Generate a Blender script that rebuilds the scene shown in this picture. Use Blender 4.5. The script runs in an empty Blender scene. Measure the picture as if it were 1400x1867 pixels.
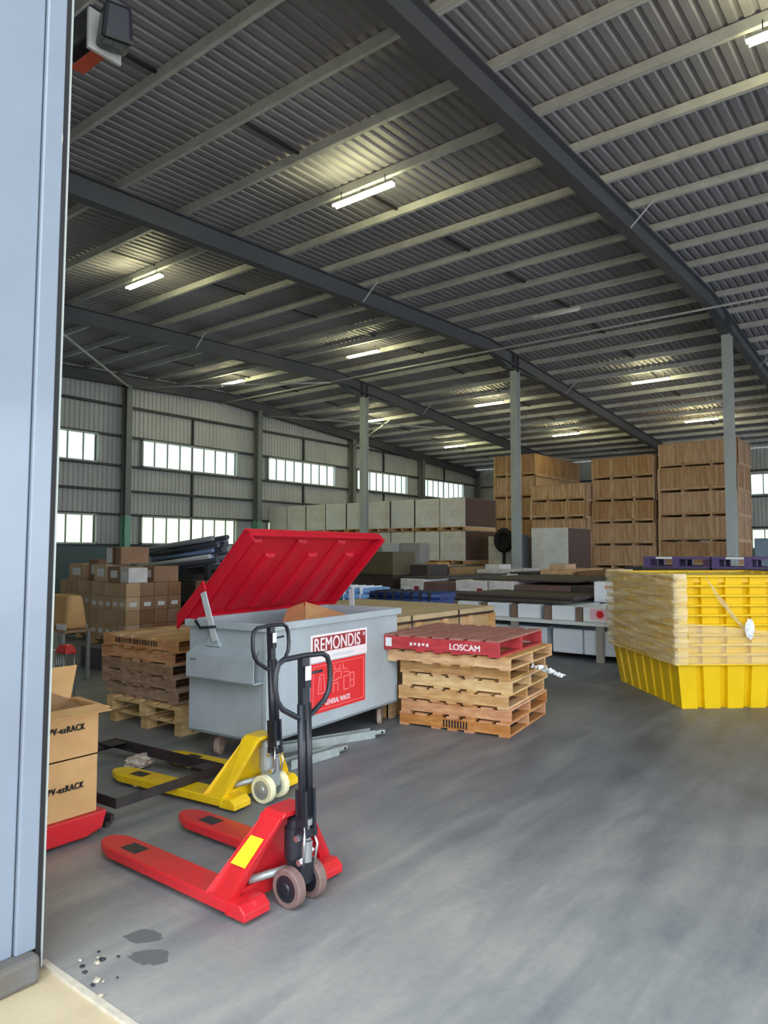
import bpy, bmesh, math, random
from mathutils import Vector, Matrix
PI = math.pi
random.seed(7)
scn = bpy.context.scene
col = scn.collection

# ---------------------------------------------------------------- camera
F_PX, HOR, VPA, EYE = 1307.0, 1005.0, 1720.0, 1.75
pitch = math.atan((HOR - 933.5) / F_PX)
yaw = math.atan((VPA - 700.0) / (F_PX / math.cos(pitch)))
cd = bpy.data.cameras.new('camera'); cam = bpy.data.objects.new('camera', cd); col.objects.link(cam)
cd.sensor_fit = 'VERTICAL'; cd.sensor_height = 36.0; cd.lens = F_PX / 1867.0 * 36.0
cd.clip_start = 0.05; cd.clip_end = 500
cam.location = (0, 0, EYE)
cam.rotation_euler = (PI / 2 + pitch, 0, yaw - PI / 2)
scn.camera = cam

# ---------------------------------------------------------------- daylight
w = bpy.data.worlds.new('overcast sky'); scn.world = w; w.use_nodes = True
bg = w.node_tree.nodes['Background']
bg.inputs[0].default_value = (0.84, 0.915, 1.0, 1); bg.inputs[1].default_value = 1.0
scn.view_settings.view_transform = 'Standard'; scn.view_settings.look = 'None'
scn.view_settings.gamma = 1.0; scn.view_settings.use_curve_mapping = False
scn.view_settings.exposure = 2.15
LAMP = 20.0

# ---------------------------------------------------------------- materials
def lin(c):
    o = []
    for v in c[:3]:
        v = v / 255.0
        o.append(v / 12.92 if v <= 0.04045 else ((v + 0.055) / 1.055) ** 2.4)
    return tuple(o) + (1.0,)
MATS = {}
def mat(name, c, rough=0.6, metal=0.0, var=0.0, scale=4.0, stretch=(1, 1, 1), c2=None, bump=0.0, bscale=None,
        rnd=0.0, spec=0.5, emit=None, strength=0.0, coat=0.0):
    if name in MATS: return MATS[name]
    m = bpy.data.materials.new(name); m.use_nodes = True; MATS[name] = m
    nt = m.node_tree; N = nt.nodes; L = nt.links; b = N['Principled BSDF']
    base = lin(c); b.inputs['Base Color'].default_value = base
    b.inputs['Roughness'].default_value = rough; b.inputs['Metallic'].default_value = metal
    b.inputs['Specular IOR Level'].default_value = spec
    b.inputs['Coat Weight'].default_value = coat
    if emit:
        b.inputs['Emission Color'].default_value = emit; b.inputs['Emission Strength'].default_value = strength
    tc = N.new('ShaderNodeTexCoord'); mp = N.new('ShaderNodeMapping'); L.new(tc.outputs['Object'], mp.inputs[0])
    mp.inputs['Scale'].default_value = stretch
    last = None
    if var > 0 or c2:
        n = N.new('ShaderNodeTexNoise'); L.new(mp.outputs[0], n.inputs['Vector'])
        n.inputs['Scale'].default_value = scale; n.inputs['Detail'].default_value = 6; n.inputs['Roughness'].default_value = 0.6
        r = N.new('ShaderNodeValToRGB'); L.new(n.outputs['Fac'], r.inputs[0])
        r.color_ramp.elements[0].position = 0.35; r.color_ramp.elements[1].position = 0.65
        if c2: d = lin(c2); u = base
        else:
            d = tuple(max(0, v * (1 - var)) for v in base[:3]) + (1,); u = tuple(min(1, v * (1 + var)) for v in base[:3]) + (1,)
        r.color_ramp.elements[0].color = d; r.color_ramp.elements[1].color = u
        last = r.outputs[0]
    if rnd > 0:
        oi = N.new('ShaderNodeObjectInfo'); hs = N.new('ShaderNodeHueSaturation')
        mr = N.new('ShaderNodeMapRange'); L.new(oi.outputs['Random'], mr.inputs[0])
        mr.inputs[3].default_value = 1 - rnd; mr.inputs[4].default_value = 1 + rnd * 0.7
        L.new(mr.outputs[0], hs.inputs['Value'])
        mr2 = N.new('ShaderNodeMapRange'); L.new(oi.outputs['Random'], mr2.inputs[0])
        mr2.inputs[3].default_value = 1 + rnd * 0.8; mr2.inputs[4].default_value = 1 - rnd
        L.new(mr2.outputs[0], hs.inputs['Saturation'])
        if last: L.new(last, hs.inputs['Color'])
        else: hs.inputs['Color'].default_value = base
        last = hs.outputs[0]
    if last: L.new(last, b.inputs['Base Color'])
    if bump > 0:
        n = N.new('ShaderNodeTexNoise'); L.new(mp.outputs[0], n.inputs['Vector'])
        n.inputs['Scale'].default_value = bscale or scale * 3; n.inputs['Detail'].default_value = 4
        bp = N.new('ShaderNodeBump'); bp.inputs['Strength'].default_value = bump; bp.inputs['Distance'].default_value = 0.01
        L.new(n.outputs['Fac'], bp.inputs['Height']); L.new(bp.outputs[0], b.inputs['Normal'])
    return m

roof_m = mat('zinc roof sheet', (142, 140, 147), 0.55, 0.0, var=0.12, scale=0.8, stretch=(0.3, 1, 1))
purlin_m = mat('galvanised steel', (200, 202, 202), 0.5, 0.1, var=0.1, scale=3)
rafter_m = mat('dark grey steel paint', (82, 84, 91), 0.6, 0.0, var=0.08, scale=1.5)
strap_m = mat('blackened steel strap', (42, 44, 50), 0.6)
colm_m = mat('light grey steel paint', (178, 186, 186), 0.5, var=0.06, scale=2)
wcol_m = mat('grey wall column paint', (120, 126, 126), 0.55, var=0.06, scale=2)
green_m = mat('pale green column paint', (130, 185, 165), 0.5, var=0.1, scale=2)
clad_m = mat('grey wall cladding', (186, 190, 190), 0.55, 0.0, var=0.1, scale=1.0, stretch=(1, 1, 0.3))
girt_m = mat('dark girt steel', (62, 66, 70), 0.6)
dado_m = mat('blue grey concrete panel', (98, 118, 122), 0.8, var=0.12, scale=1.2, bump=0.2)
frame_m = mat('window frame aluminium', (175, 182, 180), 0.5, 0.2)
panel_m = mat('pale blue painted steel', (132, 143, 158), 0.32, 0.0, var=0.05, scale=1.5, coat=0.2)
rubber_m = mat('black rubber', (26, 27, 30), 0.7)
curb_m = mat('weathered curb', (112, 114, 118), 0.85, c2=(98, 92, 80), var=0.2, scale=3, bump=0.3)
wood_m = mat('fresh pallet pine', (222, 182, 128), 0.75, c2=(188, 142, 92), scale=5, stretch=(1, 1, 5), bump=0.2, rnd=0.14)
woodo_m = mat('orange pallet pine', (214, 158, 104), 0.75, c2=(180, 120, 74), scale=5, stretch=(1, 1, 5), bump=0.2, rnd=0.14)
woodg_m = mat('weathered brown pallet wood', (184, 152, 124), 0.8, c2=(146, 118, 96), scale=6, stretch=(1, 1, 5), bump=0.25, rnd=0.16)
woodp_m = mat('pale pallet pine', (228, 198, 142), 0.75, c2=(200, 160, 104), scale=5, stretch=(1, 1, 5), bump=0.2, rnd=0.1)
redp_m = mat('red painted pallet timber', (196, 62, 66), 0.65, c2=(160, 48, 54), scale=6, stretch=(1, 1, 4), bump=0.2)
redtop_m = mat('worn red deck boards', (172, 122, 108), 0.75, c2=(150, 92, 84), scale=9, stretch=(1, 1, 1), bump=0.25)
crate_m = mat('crate planks', (206, 172, 136), 0.8, c2=(176, 134, 102), scale=3.0, stretch=(2, 2, 0.35), bump=0.2, rnd=0.22)
crateb_m = mat('crate battens', (208, 176, 140), 0.8, c2=(186, 150, 114), scale=4, bump=0.2, rnd=0.16)
ply_m = mat('crate plywood', (205, 172, 125), 0.75, c2=(182, 146, 100), scale=3, stretch=(0.5, 1, 1), bump=0.1)
card_m = mat('brown cardboard', (214, 172, 118), 0.8, c2=(196, 152, 100), scale=2.5)
cardin_m = mat('cardboard inside', (150, 116, 82), 0.85)
ctn_m = mat('carton board', (200, 168, 132), 0.8, var=0.1, scale=3, rnd=0.14)
ctnd_m = mat('dark carton board', (150, 112, 84), 0.8, var=0.1, scale=3, rnd=0.14)
label_m = mat('white paper label', (232, 234, 236), 0.6)
tape_m = mat('carton tape', (196, 172, 140), 0.4)
red_m = mat('red truck paint', (212, 32, 42), 0.35, c2=(196, 40, 46), scale=5, coat=0.25)
yel_m = mat('yellow truck paint', (242, 204, 22), 0.38, c2=(226, 182, 20), scale=5, coat=0.2)
blk_m = mat('black steel', (30, 33, 42), 0.4, 0.0, coat=0.1)
iron_m = mat('rusty black angle iron', (40, 38, 42), 0.6, 0.1, c2=(64, 52, 50), scale=9)
chrome_m = mat('bright steel', (205, 208, 210), 0.25, 0.9)
galv_m = mat('galvanised plate', (170, 178, 176), 0.45, 0.5, var=0.15, scale=8)
cream_m = mat('cream nylon', (236, 230, 190), 0.5, var=0.06, scale=12)
tyre_m = mat('brown rubber tyre', (122, 98, 92), 0.7, var=0.15, scale=14)
ystk_m = mat('yellow sticker', (246, 214, 40), 0.5)
wht_m = mat('white paint', (238, 232, 232), 0.6)
bin_m = mat('grey bin paint', (178, 189, 195), 0.42, 0.0, c2=(158, 168, 172), scale=1.6, bump=0.04)
binin_m = mat('bin interior', (110, 118, 122), 0.7, var=0.15, scale=4)
lid_m = mat('red plastic lid', (196, 20, 44), 0.42, var=0.08, scale=2, spec=0.4)
sign_m = mat('sign red', (226, 40, 46), 0.5)
signd_m = mat('sign dark red', (150, 34, 44), 0.5)
signw_m = mat('sign white', (244, 232, 232), 0.5)
bw_m = mat('yellow plastic', (226, 186, 4), 0.42, var=0.05, scale=3, spec=0.4)
caster_m = mat('rusty caster wheel', (150, 122, 104), 0.6, c2=(112, 84, 70), scale=12)
dark_m = mat('dark brown board', (66, 58, 56), 0.7, var=0.15, scale=4)
wrapw_m = mat('white film wrapped goods', (222, 228, 232), 0.35, c2=(192, 204, 216), scale=5, stretch=(1, 1, 3), rnd=0.1)
blue_m = mat('light blue tube', (112, 160, 214), 0.4, var=0.12, scale=4)
navy_m = mat('navy blue tube', (34, 58, 118), 0.45, var=0.12, scale=4)
olive_m = mat('olive brown board', (92, 84, 62), 0.7, var=0.1, scale=3)
purple_m = mat('purple plastic', (92, 74, 122), 0.5, var=0.1, scale=3)
purpled_m = mat('dark purple plastic', (72, 44, 72), 0.55)
teal_m = mat('green plastic', (40, 150, 110), 0.5)
orange_m = mat('red orange plastic', (206, 92, 68), 0.5)
pipe_ms = [mat('grey pipe', (146, 150, 160), 0.4, 0.0), mat('dark pipe', (70, 72, 86), 0.45, 0.0), mat('blue grey pipe', (120, 146, 188), 0.4, 0.0), mat('white pipe', (206, 208, 208), 0.5)]
debris_m = mat('dry debris', (190, 180, 160), 0.9, var=0.3, scale=30)
ink_m = mat('black ink', (30, 26, 24), 0.7)

def film_material(name, tint, trans, rough, bump, white):
    m = bpy.data.materials.new(name); m.use_nodes = True; nt = m.node_tree; N = nt.nodes; L = nt.links
    out = N['Material Output']; b = N['Principled BSDF']
    b.inputs['Base Color'].default_value = lin(tint); b.inputs['Roughness'].default_value = rough
    tc = N.new('ShaderNodeTexCoord'); mp = N.new('ShaderNodeMapping'); L.new(tc.outputs['Object'], mp.inputs[0])
    mp.inputs['Scale'].default_value = (0.5, 0.5, 6)
    n = N.new('ShaderNodeTexNoise'); n.inputs['Scale'].default_value = 3; n.inputs['Detail'].default_value = 6; n.inputs['Distortion'].default_value = 0.4
    L.new(mp.outputs[0], n.inputs['Vector'])
    bp = N.new('ShaderNodeBump'); bp.inputs['Strength'].default_value = bump; bp.inputs['Distance'].default_value = 0.05
    L.new(n.outputs['Fac'], bp.inputs['Height']); L.new(bp.outputs[0], b.inputs['Normal'])
    t = N.new('ShaderNodeBsdfTransparent'); mx = N.new('ShaderNodeMixShader')
    r = N.new('ShaderNodeMapRange'); L.new(n.outputs['Fac'], r.inputs[0]); r.inputs[1].default_value = 0.25; r.inputs[2].default_value = 0.75
    r.inputs[3].default_value = trans; r.inputs[4].default_value = white
    L.new(r.outputs[0], mx.inputs[0]); L.new(t.outputs[0], mx.inputs[1]); L.new(b.outputs[0], mx.inputs[2])
    L.new(mx.outputs[0], out.inputs[0])
    return m
film_m = film_material('clear stretch film', (252, 240, 204), 0.14, 0.12, 0.8, 0.62)
thinfilm_m = film_material('thin stretch film', (236, 226, 200), 0.14, 0.04, 0.5, 0.36)

def boxes_wrapped_material(name, ca, cb, film, sx, sz):
    # cartons seen through milky stretch film: a grid of box joints with film creases on top
    m = bpy.data.materials.new(name); m.use_nodes = True; nt = m.node_tree; N = nt.nodes; L = nt.links
    b = N['Principled BSDF']; b.inputs['Roughness'].default_value = 0.3
    tc = N.new('ShaderNodeTexCoord'); sp = N.new('ShaderNodeSeparateXYZ'); L.new(tc.outputs['Object'], sp.inputs[0])
    ad = N.new('ShaderNodeMath'); ad.operation = 'ADD'; L.new(sp.outputs[0], ad.inputs[0]); L.new(sp.outputs[1], ad.inputs[1])
    cb_ = N.new('ShaderNodeCombineXYZ'); L.new(ad.outputs[0], cb_.inputs[0]); L.new(sp.outputs[2], cb_.inputs[1])
    br = N.new('ShaderNodeTexBrick'); L.new(cb_.outputs[0], br.inputs['Vector']); br.inputs['Scale'].default_value = 1
    br.inputs['Brick Width'].default_value = sx; br.inputs['Row Height'].default_value = sz; br.inputs['Mortar Size'].default_value = 0.008
    br.inputs['Color1'].default_value = lin(ca); br.inputs['Color2'].default_value = lin(cb); br.inputs['Mortar'].default_value = lin(tuple(int(v * .72) for v in cb))
    n = N.new('ShaderNodeTexNoise'); n.inputs['Scale'].default_value = 2.2; n.inputs['Detail'].default_value = 5
    L.new(tc.outputs['Object'], n.inputs['Vector'])
    oi = N.new('ShaderNodeObjectInfo'); a2 = N.new('ShaderNodeMath'); a2.operation = 'MULTIPLY_ADD'
    L.new(oi.outputs['Random'], a2.inputs[0]); a2.inputs[1].default_value = 0.3; L.new(n.outputs['Fac'], a2.inputs[2])
    r = N.new('ShaderNodeMapRange'); L.new(a2.outputs[0], r.inputs[0]); r.inputs[1].default_value = 0.4; r.inputs[2].default_value = 0.85
    r.inputs[3].default_value = 0.35; r.inputs[4].default_value = 0.98
    mx = N.new('ShaderNodeMix'); mx.data_type = 'RGBA'; L.new(r.outputs[0], mx.inputs[0]); L.new(br.outputs['Color'], mx.inputs[6])
    mx.inputs[7].default_value = lin(film); L.new(mx.outputs[2], b.inputs['Base Color'])
    bp = N.new('ShaderNodeBump'); bp.inputs['Strength'].default_value = 0.5; bp.inputs['Distance'].default_value = 0.03
    L.new(n.outputs['Fac'], bp.inputs['Height']); L.new(bp.outputs[0], b.inputs['Normal'])
    return m
wrapbox_m = boxes_wrapped_material('film wrapped cartons', (226, 214, 192), (212, 196, 170), (236, 240, 238), 0.38, 0.25)
wrapshade_m = boxes_wrapped_material('shaded wrapped side', (96, 72, 62), (84, 62, 54), (88, 70, 66), 0.4, 0.6)  # shade on the -y side of wrapped loads, put into the colour

def floor_material():
    m = bpy.data.materials.new('polished concrete'); m.use_nodes = True; nt = m.node_tree; N = nt.nodes; L = nt.links
    b = N['Principled BSDF']; tc = N.new('ShaderNodeTexCoord')
    def noise(scale, detail, stretch, rot=0, dist=0.0):
        mp = N.new('ShaderNodeMapping'); mp.inputs['Scale'].default_value = stretch; mp.inputs['Rotation'].default_value = (0, 0, rot)
        L.new(tc.outputs['Object'], mp.inputs[0]); n = N.new('ShaderNodeTexNoise'); n.inputs['Scale'].default_value = scale
        n.inputs['Detail'].default_value = detail; n.inputs['Roughness'].default_value = 0.65; n.inputs['Distortion'].default_value = dist
        L.new(mp.outputs[0], n.inputs[0]); return n.outputs['Fac']
    big = noise(0.35, 5, (1, 1, 1), 0, 0.6); streak = noise(1.6, 8, (0.35, 2.2, 1), 0.5, 0.4); fine = noise(22, 4, (1, 1, 1))
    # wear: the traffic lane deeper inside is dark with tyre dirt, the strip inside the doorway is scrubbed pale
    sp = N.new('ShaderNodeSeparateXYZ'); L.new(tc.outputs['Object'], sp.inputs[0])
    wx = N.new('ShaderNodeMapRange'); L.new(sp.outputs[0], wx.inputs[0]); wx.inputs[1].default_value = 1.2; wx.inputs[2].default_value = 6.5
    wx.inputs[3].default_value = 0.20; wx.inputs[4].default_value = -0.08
    def math_(op, a, bb):
        q = N.new('ShaderNodeMath'); q.operation = op
        for i, v in enumerate((a, bb)):
            if isinstance(v, (int, float)): q.inputs[i].default_value = v
            else: L.new(v, q.inputs[i])
        return q.outputs[0]
    s = math_('ADD', math_('MULTIPLY', big, 0.62), math_('MULTIPLY', streak, 0.55))
    s = math_('SUBTRACT', s, 0.135)
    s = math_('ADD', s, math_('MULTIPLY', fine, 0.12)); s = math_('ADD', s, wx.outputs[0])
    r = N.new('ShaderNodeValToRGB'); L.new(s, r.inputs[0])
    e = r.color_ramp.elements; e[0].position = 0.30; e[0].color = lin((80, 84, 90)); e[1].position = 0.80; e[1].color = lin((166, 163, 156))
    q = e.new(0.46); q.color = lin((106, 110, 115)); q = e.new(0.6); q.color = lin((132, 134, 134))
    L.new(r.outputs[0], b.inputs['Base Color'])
    rr = N.new('ShaderNodeMapRange'); L.new(streak, rr.inputs[0]); rr.inputs[3].default_value = 0.38; rr.inputs[4].default_value = 0.62
    L.new(rr.outputs[0], b.inputs['Roughness'])
    bp = N.new('ShaderNodeBump'); bp.inputs['Strength'].default_value = 0.08; L.new(fine, bp.inputs['Height']); L.new(bp.outputs[0], b.inputs['Normal'])
    return m
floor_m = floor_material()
apron_m = mat('pale sandy concrete', (202, 186, 152), 0.9, c2=(186, 170, 138), scale=2.2, bump=0.3, bscale=30)

def pane_material(name, tint, tint2):
    # translucent fibreglass sheet: daylight outside shines through it
    m = bpy.data.materials.new(name); m.use_nodes = True; nt = m.node_tree; N = nt.nodes; L = nt.links
    N.remove(N['Principled BSDF']); out = N['Material Output']
    tr = N.new('ShaderNodeBsdfTranslucent'); gl = N.new('ShaderNodeBsdfTransparent'); mx = N.new('ShaderNodeMixShader')
    tc = N.new('ShaderNodeTexCoord'); n = N.new('ShaderNodeTexNoise'); n.inputs['Scale'].default_value = 1.3; L.new(tc.outputs['Object'], n.inputs[0])
    r = N.new('ShaderNodeValToRGB'); L.new(n.outputs['Fac'], r.inputs[0]); r.color_ramp.elements[0].position = 0.4; r.color_ramp.elements[1].position = 0.62
    r.color_ramp.elements[0].color = lin(tint); r.color_ramp.elements[1].color = lin(tint2); L.new(r.outputs[0], tr.inputs[0])
    gl.inputs[0].default_value = lin(tint)
    mx.inputs[0].default_value = 0.45; L.new(tr.outputs[0], mx.inputs[1]); L.new(gl.outputs[0], mx.inputs[2]); L.new(mx.outputs[0], out.inputs[0])
    return m
pane_m = pane_material('translucent sheet', (204, 210, 202), (190, 198, 190))
panelow_m = pane_material('translucent sheet yellowed', (206, 208, 194), (188, 194, 172))
tube_m = mat('lit lamp tube', (255, 250, 220), 0.5, emit=(1.0, 0.95, 0.50, 1), strength=LAMP)
tubeoff_m = mat('unlit lamp tube', (244, 246, 244), 0.4)
lamph_m = mat('lamp housing', (176, 178, 174), 0.5)

# ---------------------------------------------------------------- geometry helpers
class MB:
    def __init__(s): s.bm = bmesh.new(); s.M = Matrix.Identity(4); s.mi = 0
    def v(s, p): return s.bm.verts.new(s.M @ Vector(p))
    def f(s, vs):
        try: q = s.bm.faces.new(vs); q.material_index = s.mi; return q
        except ValueError: return None
    def box(s, x0, x1, y0, y1, z0, z1, top=(0, 0)):
        tx, ty = top
        a = [s.v(p) for p in ((x0, y0, z0), (x1, y0, z0), (x1, y1, z0), (x0, y1, z0), (x0 + tx, y0 + ty, z1), (x1 - tx, y0 + ty, z1), (x1 - tx, y1 - ty, z1), (x0 + tx, y1 - ty, z1))]
        for i in ((3, 2, 1, 0), (4, 5, 6, 7), (0, 1, 5, 4), (1, 2, 6, 5), (2, 3, 7, 6), (3, 0, 4, 7)): s.f([a[k] for k in i])
        return s
    def quad(s, *p): s.f([s.v(q) for q in p]); return s
    def prism(s, poly, ax, a0, a1):
        # poly: list of 2D points in the plane perpendicular to axis ax (x->(y,z), y->(x,z), z->(x,y))
        def P(q, a): return {0: (a, q[0], q[1]), 1: (q[0], a, q[1]), 2: (q[0], q[1], a)}[ax]
        A = [s.v(P(q, a0)) for q in poly]; B = [s.v(P(q, a1)) for q in poly]; n = len(poly)
        s.f(A[::-1]); s.f(B)
        for i in range(n): s.f([A[i], A[(i + 1) % n], B[(i + 1) % n], B[i]])
        return s
    def tube(s, pts, r, n=10, cap=True, closed=False):
        pts = [Vector(p) for p in pts]; rings = []; m = len(pts); up = None
        for i, p in enumerate(pts):
            if closed: d = (pts[(i + 1) % m] - pts[i - 1])
            else: d = pts[min(i + 1, m - 1)] - pts[max(i - 1, 0)]
            d.normalize()
            if up is None:
                up = Vector((0, 0, 1)) if abs(d.z) < 0.9 else Vector((1, 0, 0))
            a = d.cross(up); a.normalize(); b = a.cross(d); b.normalize(); up = b
            rr = r[i] if isinstance(r, (list, tuple)) else r
            rings.append([s.v(p + a * math.cos(2 * PI * k / n) * rr + b * math.sin(2 * PI * k / n) * rr) for k in range(n)])
        R = range(m if closed else m - 1)
        for i in R:
            A, B = rings[i], rings[(i + 1) % m]
            for k in range(n):
                q = s.f([A[k], A[(k + 1) % n], B[(k + 1) % n], B[k]])
                if q: q.smooth = True
        if cap and not closed: s.f(rings[0][::-1]); s.f(rings[-1])
        return s
    def bar(s, p0, p1, wd, ht):
        # square section bar
        p0 = Vector(p0); p1 = Vector(p1); d = (p1 - p0).normalized()
        up = Vector((0, 0, 1)) if abs(d.z) < 0.95 else Vector((0, 1, 0))
        a = d.cross(up).normalized(); b = a.cross(d).normalized()
        A = [s.v(p0 + a * i * wd / 2 + b * j * ht / 2) for i, j in ((-1, -1), (1, -1), (1, 1), (-1, 1))]
        B = [s.v(p1 + a * i * wd / 2 + b * j * ht / 2) for i, j in ((-1, -1), (1, -1), (1, 1), (-1, 1))]
        s.f(A[::-1]); s.f(B)
        for i in range(4): s.f([A[i], A[(i + 1) % 4], B[(i + 1) % 4], B[i]])
        return s
    def disc(s, c, ax, r0, prof, n=28):
        # lathe about an axis through c: prof = [(offset along axis, radius)...]
        rings = []
        for o, r in prof:
            ring = []
            for k in range(n):
                t = 2 * PI * k / n; q = [0, 0, 0]; q[ax] = o; q[(ax + 1) % 3] = r * math.cos(t); q[(ax + 2) % 3] = r * math.sin(t)
                ring.append(s.v(Vector(c) + Vector(q)))
            rings.append(ring)
        for A, B in zip(rings, rings[1:]):
            for k in range(n):
                q = s.f([A[k], A[(k + 1) % n], B[(k + 1) % n], B[k]])
        s.f(rings[0][::-1]); s.f(rings[-1])
        return s
    def build(s, name, m, parent=None, bevel=0.0, loc=None, rot=None, seg=2, label=None):
        bmesh.ops.recalc_face_normals(s.bm, faces=s.bm.faces[:])
        me = bpy.data.meshes.new(name); s.bm.to_mesh(me); s.bm.free()
        for x in (m if isinstance(m, (list, tuple)) else [m]): me.materials.append(x)
        o = bpy.data.objects.new(name, me); col.objects.link(o)
        if parent: o.parent = parent
        if loc: o.location = loc
        if rot: o.rotation_euler = rot
        if bevel > 0:
            b = o.modifiers.new('bevel', 'BEVEL'); b.width = bevel; b.segments = seg; b.limit_method = 'ANGLE'; b.angle_limit = 0.6
        if label: o['label'] = label
        return o
def tag(o, label, cat, group=None):
    o['label'] = label; o['category'] = cat
    if group: o['group'] = group
    return o
def thing(name, label, cat, loc=(0, 0, 0), rz=0.0, group=None):
    o = bpy.data.objects.new(name, None); col.objects.link(o); o.location = loc; o.rotation_euler = (0, 0, rz)
    o.empty_display_size = 0.1
    return tag(o, label, cat, group)
def struct(o): o['kind'] = 'structure'; return o
def dup(root, loc, rz, label, group=None):
    r = root.copy(); col.objects.link(r); r.location = loc; r.rotation_euler = (0, 0, rz); r['label'] = label
    if group: r['group'] = group
    for ch in list(root.children):
        c = ch.copy(); col.objects.link(c); c.parent = r
        for g in list(ch.children):
            d = g.copy(); col.objects.link(d); d.parent = c
    return r
def text(s, size, m, parent, loc, rot, name='lettering', sx=1.0, ext=0.002, bold=0.0, spacing=1.0, heavy=0.0):
    cu = bpy.data.curves.new(name, 'FONT'); cu.body = s; cu.size = size; cu.extrude = ext; cu.offset = bold
    cu.align_x = 'LEFT'; cu.space_character = spacing
    tmp = bpy.data.objects.new(name, cu); col.objects.link(tmp)
    dg = bpy.context.evaluated_depsgraph_get(); dg.update()
    me = bpy.data.meshes.new_from_object(tmp.evaluated_get(dg)); bpy.data.objects.remove(tmp)
    me.materials.clear(); me.materials.append(m)
    if heavy > 0:
        b3 = bmesh.new()
        for dx, dy in ((0, 0), (heavy, 0), (-heavy, 0), (0, heavy * .6)):
            k0 = len(b3.verts); b3.from_mesh(me); b3.verts.ensure_lookup_table()
            for v in b3.verts[k0:]: v.co.x += dx; v.co.y += dy; v.co.z += dx * .02
        b3.to_mesh(me); b3.free()
    o = bpy.data.objects.new(name, me); col.objects.link(o); o.parent = parent; o.location = loc; o.rotation_euler = rot; o.scale = (sx, 1, 1)
    return o
RX = (PI / 2, 0, 0)      # text on a face that looks towards -y (reads along +x)
RNX = (PI / 2, 0, -PI / 2)  # text on a face that looks towards -x (reads along -y)

# ================================================================ THE BUILDING
XA, XF = 1.6, 41.7          # doorway wall, far wall
YL, YR = 24.6, -9.0         # left wall, open right side
XR = 20.1                   # ridge
def zb(x): return 8.19 - 0.034 * (XR - x) if x < XR else 8.19 - 0.072 * (x - XR)
RD = 0.42                   # rafter depth
PD = 0.15                   # purlin depth

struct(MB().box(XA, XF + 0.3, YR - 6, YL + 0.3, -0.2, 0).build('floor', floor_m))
g = struct(MB().box(-40, XA, -40, 40, -0.25, -0.012).build('floor_outside', apron_m))
# pale joint strip along the doorway
struct(MB().box(XA - 0.014, XA + 0.014, -9, 3.1, -0.02, 0.003).build('trim_threshold', mat('worn edge paint', (196, 188, 170), 0.8, var=0.15, scale=12)))

def corrugated(name, m, a0, a1, fn, pitch=0.2, depth=0.032, holes=()):
    """ribbed sheet: fn(a, off, k) -> point for rib coordinate a, rib offset off; k runs over the length stations"""
    pass
# roof: ribs run up the slope, pitch across y
mb = MB(); prof = [(0, 0), (0.10, 0), (0.125, 1), (0.165, 1), (0.19, 0)]
ys = []
y = YR
while y < YL + .5:
    for a, o in prof[:-1]: ys.append((y + a, o))
    y += 0.19
ys.append((y, 0))
st = [XA - 0.3, XR, XF + 0.1]
cols_ = [[mb.v((x, yy, zb(x) + RD + PD + 0.02 + o * 0.036)) for x in st] for yy, o in ys]
for A, B in zip(cols_, cols_[1:]):
    for i in range(len(st) - 1): mb.f([A[i], A[i + 1], B[i + 1], B[i]])
ceil_ = mb.build('ceiling', roof_m); struct(ceil_)

def clad(name, axis, const, a0, a1, ztop, holes, zlow):
    mb = MB(); a = a0; pts = []
    while a < a1:
        for d, o in prof[:-1]: pts.append((a + d, o))
        a += 0.19
    pts.append((a, 0))
    for (p, o), (q, u) in zip(pts, pts[1:]):
        mid = (p + q) / 2; segs = [(zlow, None)]
        spans = []; z = zlow
        for h0, h1, z0, z1 in sorted(holes, key=lambda h: h[2]):
            if h0 < mid < h1: spans.append((z, z0)); z = z1
        spans.append((z, None))
        for s0, s1 in spans:
            def P(c, off, zz):
                return (c, const + off * 0.034, zz) if axis == 1 else (const + off * 0.034, c, zz)
            t0 = ztop(p) if s1 is None else s1; t1 = ztop(q) if s1 is None else s1
            mb.quad(P(p, o, s0), P(q, u, s0), P(q, u, t1), P(p, o, t0))
    return struct(mb.build(name, clad_m))

wn = 0
def window(axis, const, a0, a1, z0, z1, low):
    global wn
    wn += 1
    def B(mb, p0, p1, q0, q1, d0=-0.06, d1=0.10):
        if axis == 1: mb.box(p0, p1, const + d0, const + d1, q0, q1)
        else: mb.box(const + d0, const + d1, p0, p1, q0, q1)
    f = MB(); t = 0.06
    a0 -= .09; a1 += .09; z0 -= .03; z1 += .03
    B(f, a0, a1, z0, z0 + t); B(f, a0, a1, z1 - t, z1); B(f, a0, a0 + t, z0, z1); B(f, a1 - t, a1, z0, z1)
    o = struct(f.build('window_%d' % wn, frame_m))
    n = max(2, int(round((a1 - a0) / 0.62))); mu = MB()
    for k in range(1, n):
        a = a0 + (a1 - a0) * k / n; hw = 0.022 if k != n // 2 else 0.04
        B(mu, a - hw, a + hw, z0 + t, z1 - t, 0.0, 0.05)
    mu.build('mullion', mat('mullion aluminium', (120, 128, 126), 0.5), o)
    p = MB(); B(p, a0 + 0.02, a1 - 0.02, z0 + 0.02, z1 - 0.02, 0.085, 0.088); p.build('pane', panelow_m if low else pane_m, o)
rt = lambda x: zb(x) + RD + PD + .045
WL = [(16.25, 20.9), (22.88, 27.4), (29.28, 33.75), (35.45, 39.95), (9.65, 14.27), (3.0, 7.6)]
holesL = [(a, b, 5.06, 6.1) for a, b in WL] + [(a, b, 2.04, 3.1) for a, b in WL]
clad('wall_left', 1, YL + 0.12, XA - 0.1, XF + 0.1, rt, holesL, 1.95)
struct(MB().box(XA, XF + 0.2, YL + 0.02, YL + 0.2, 0, 1.98).build('wall_left_dado', dado_m))
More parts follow.
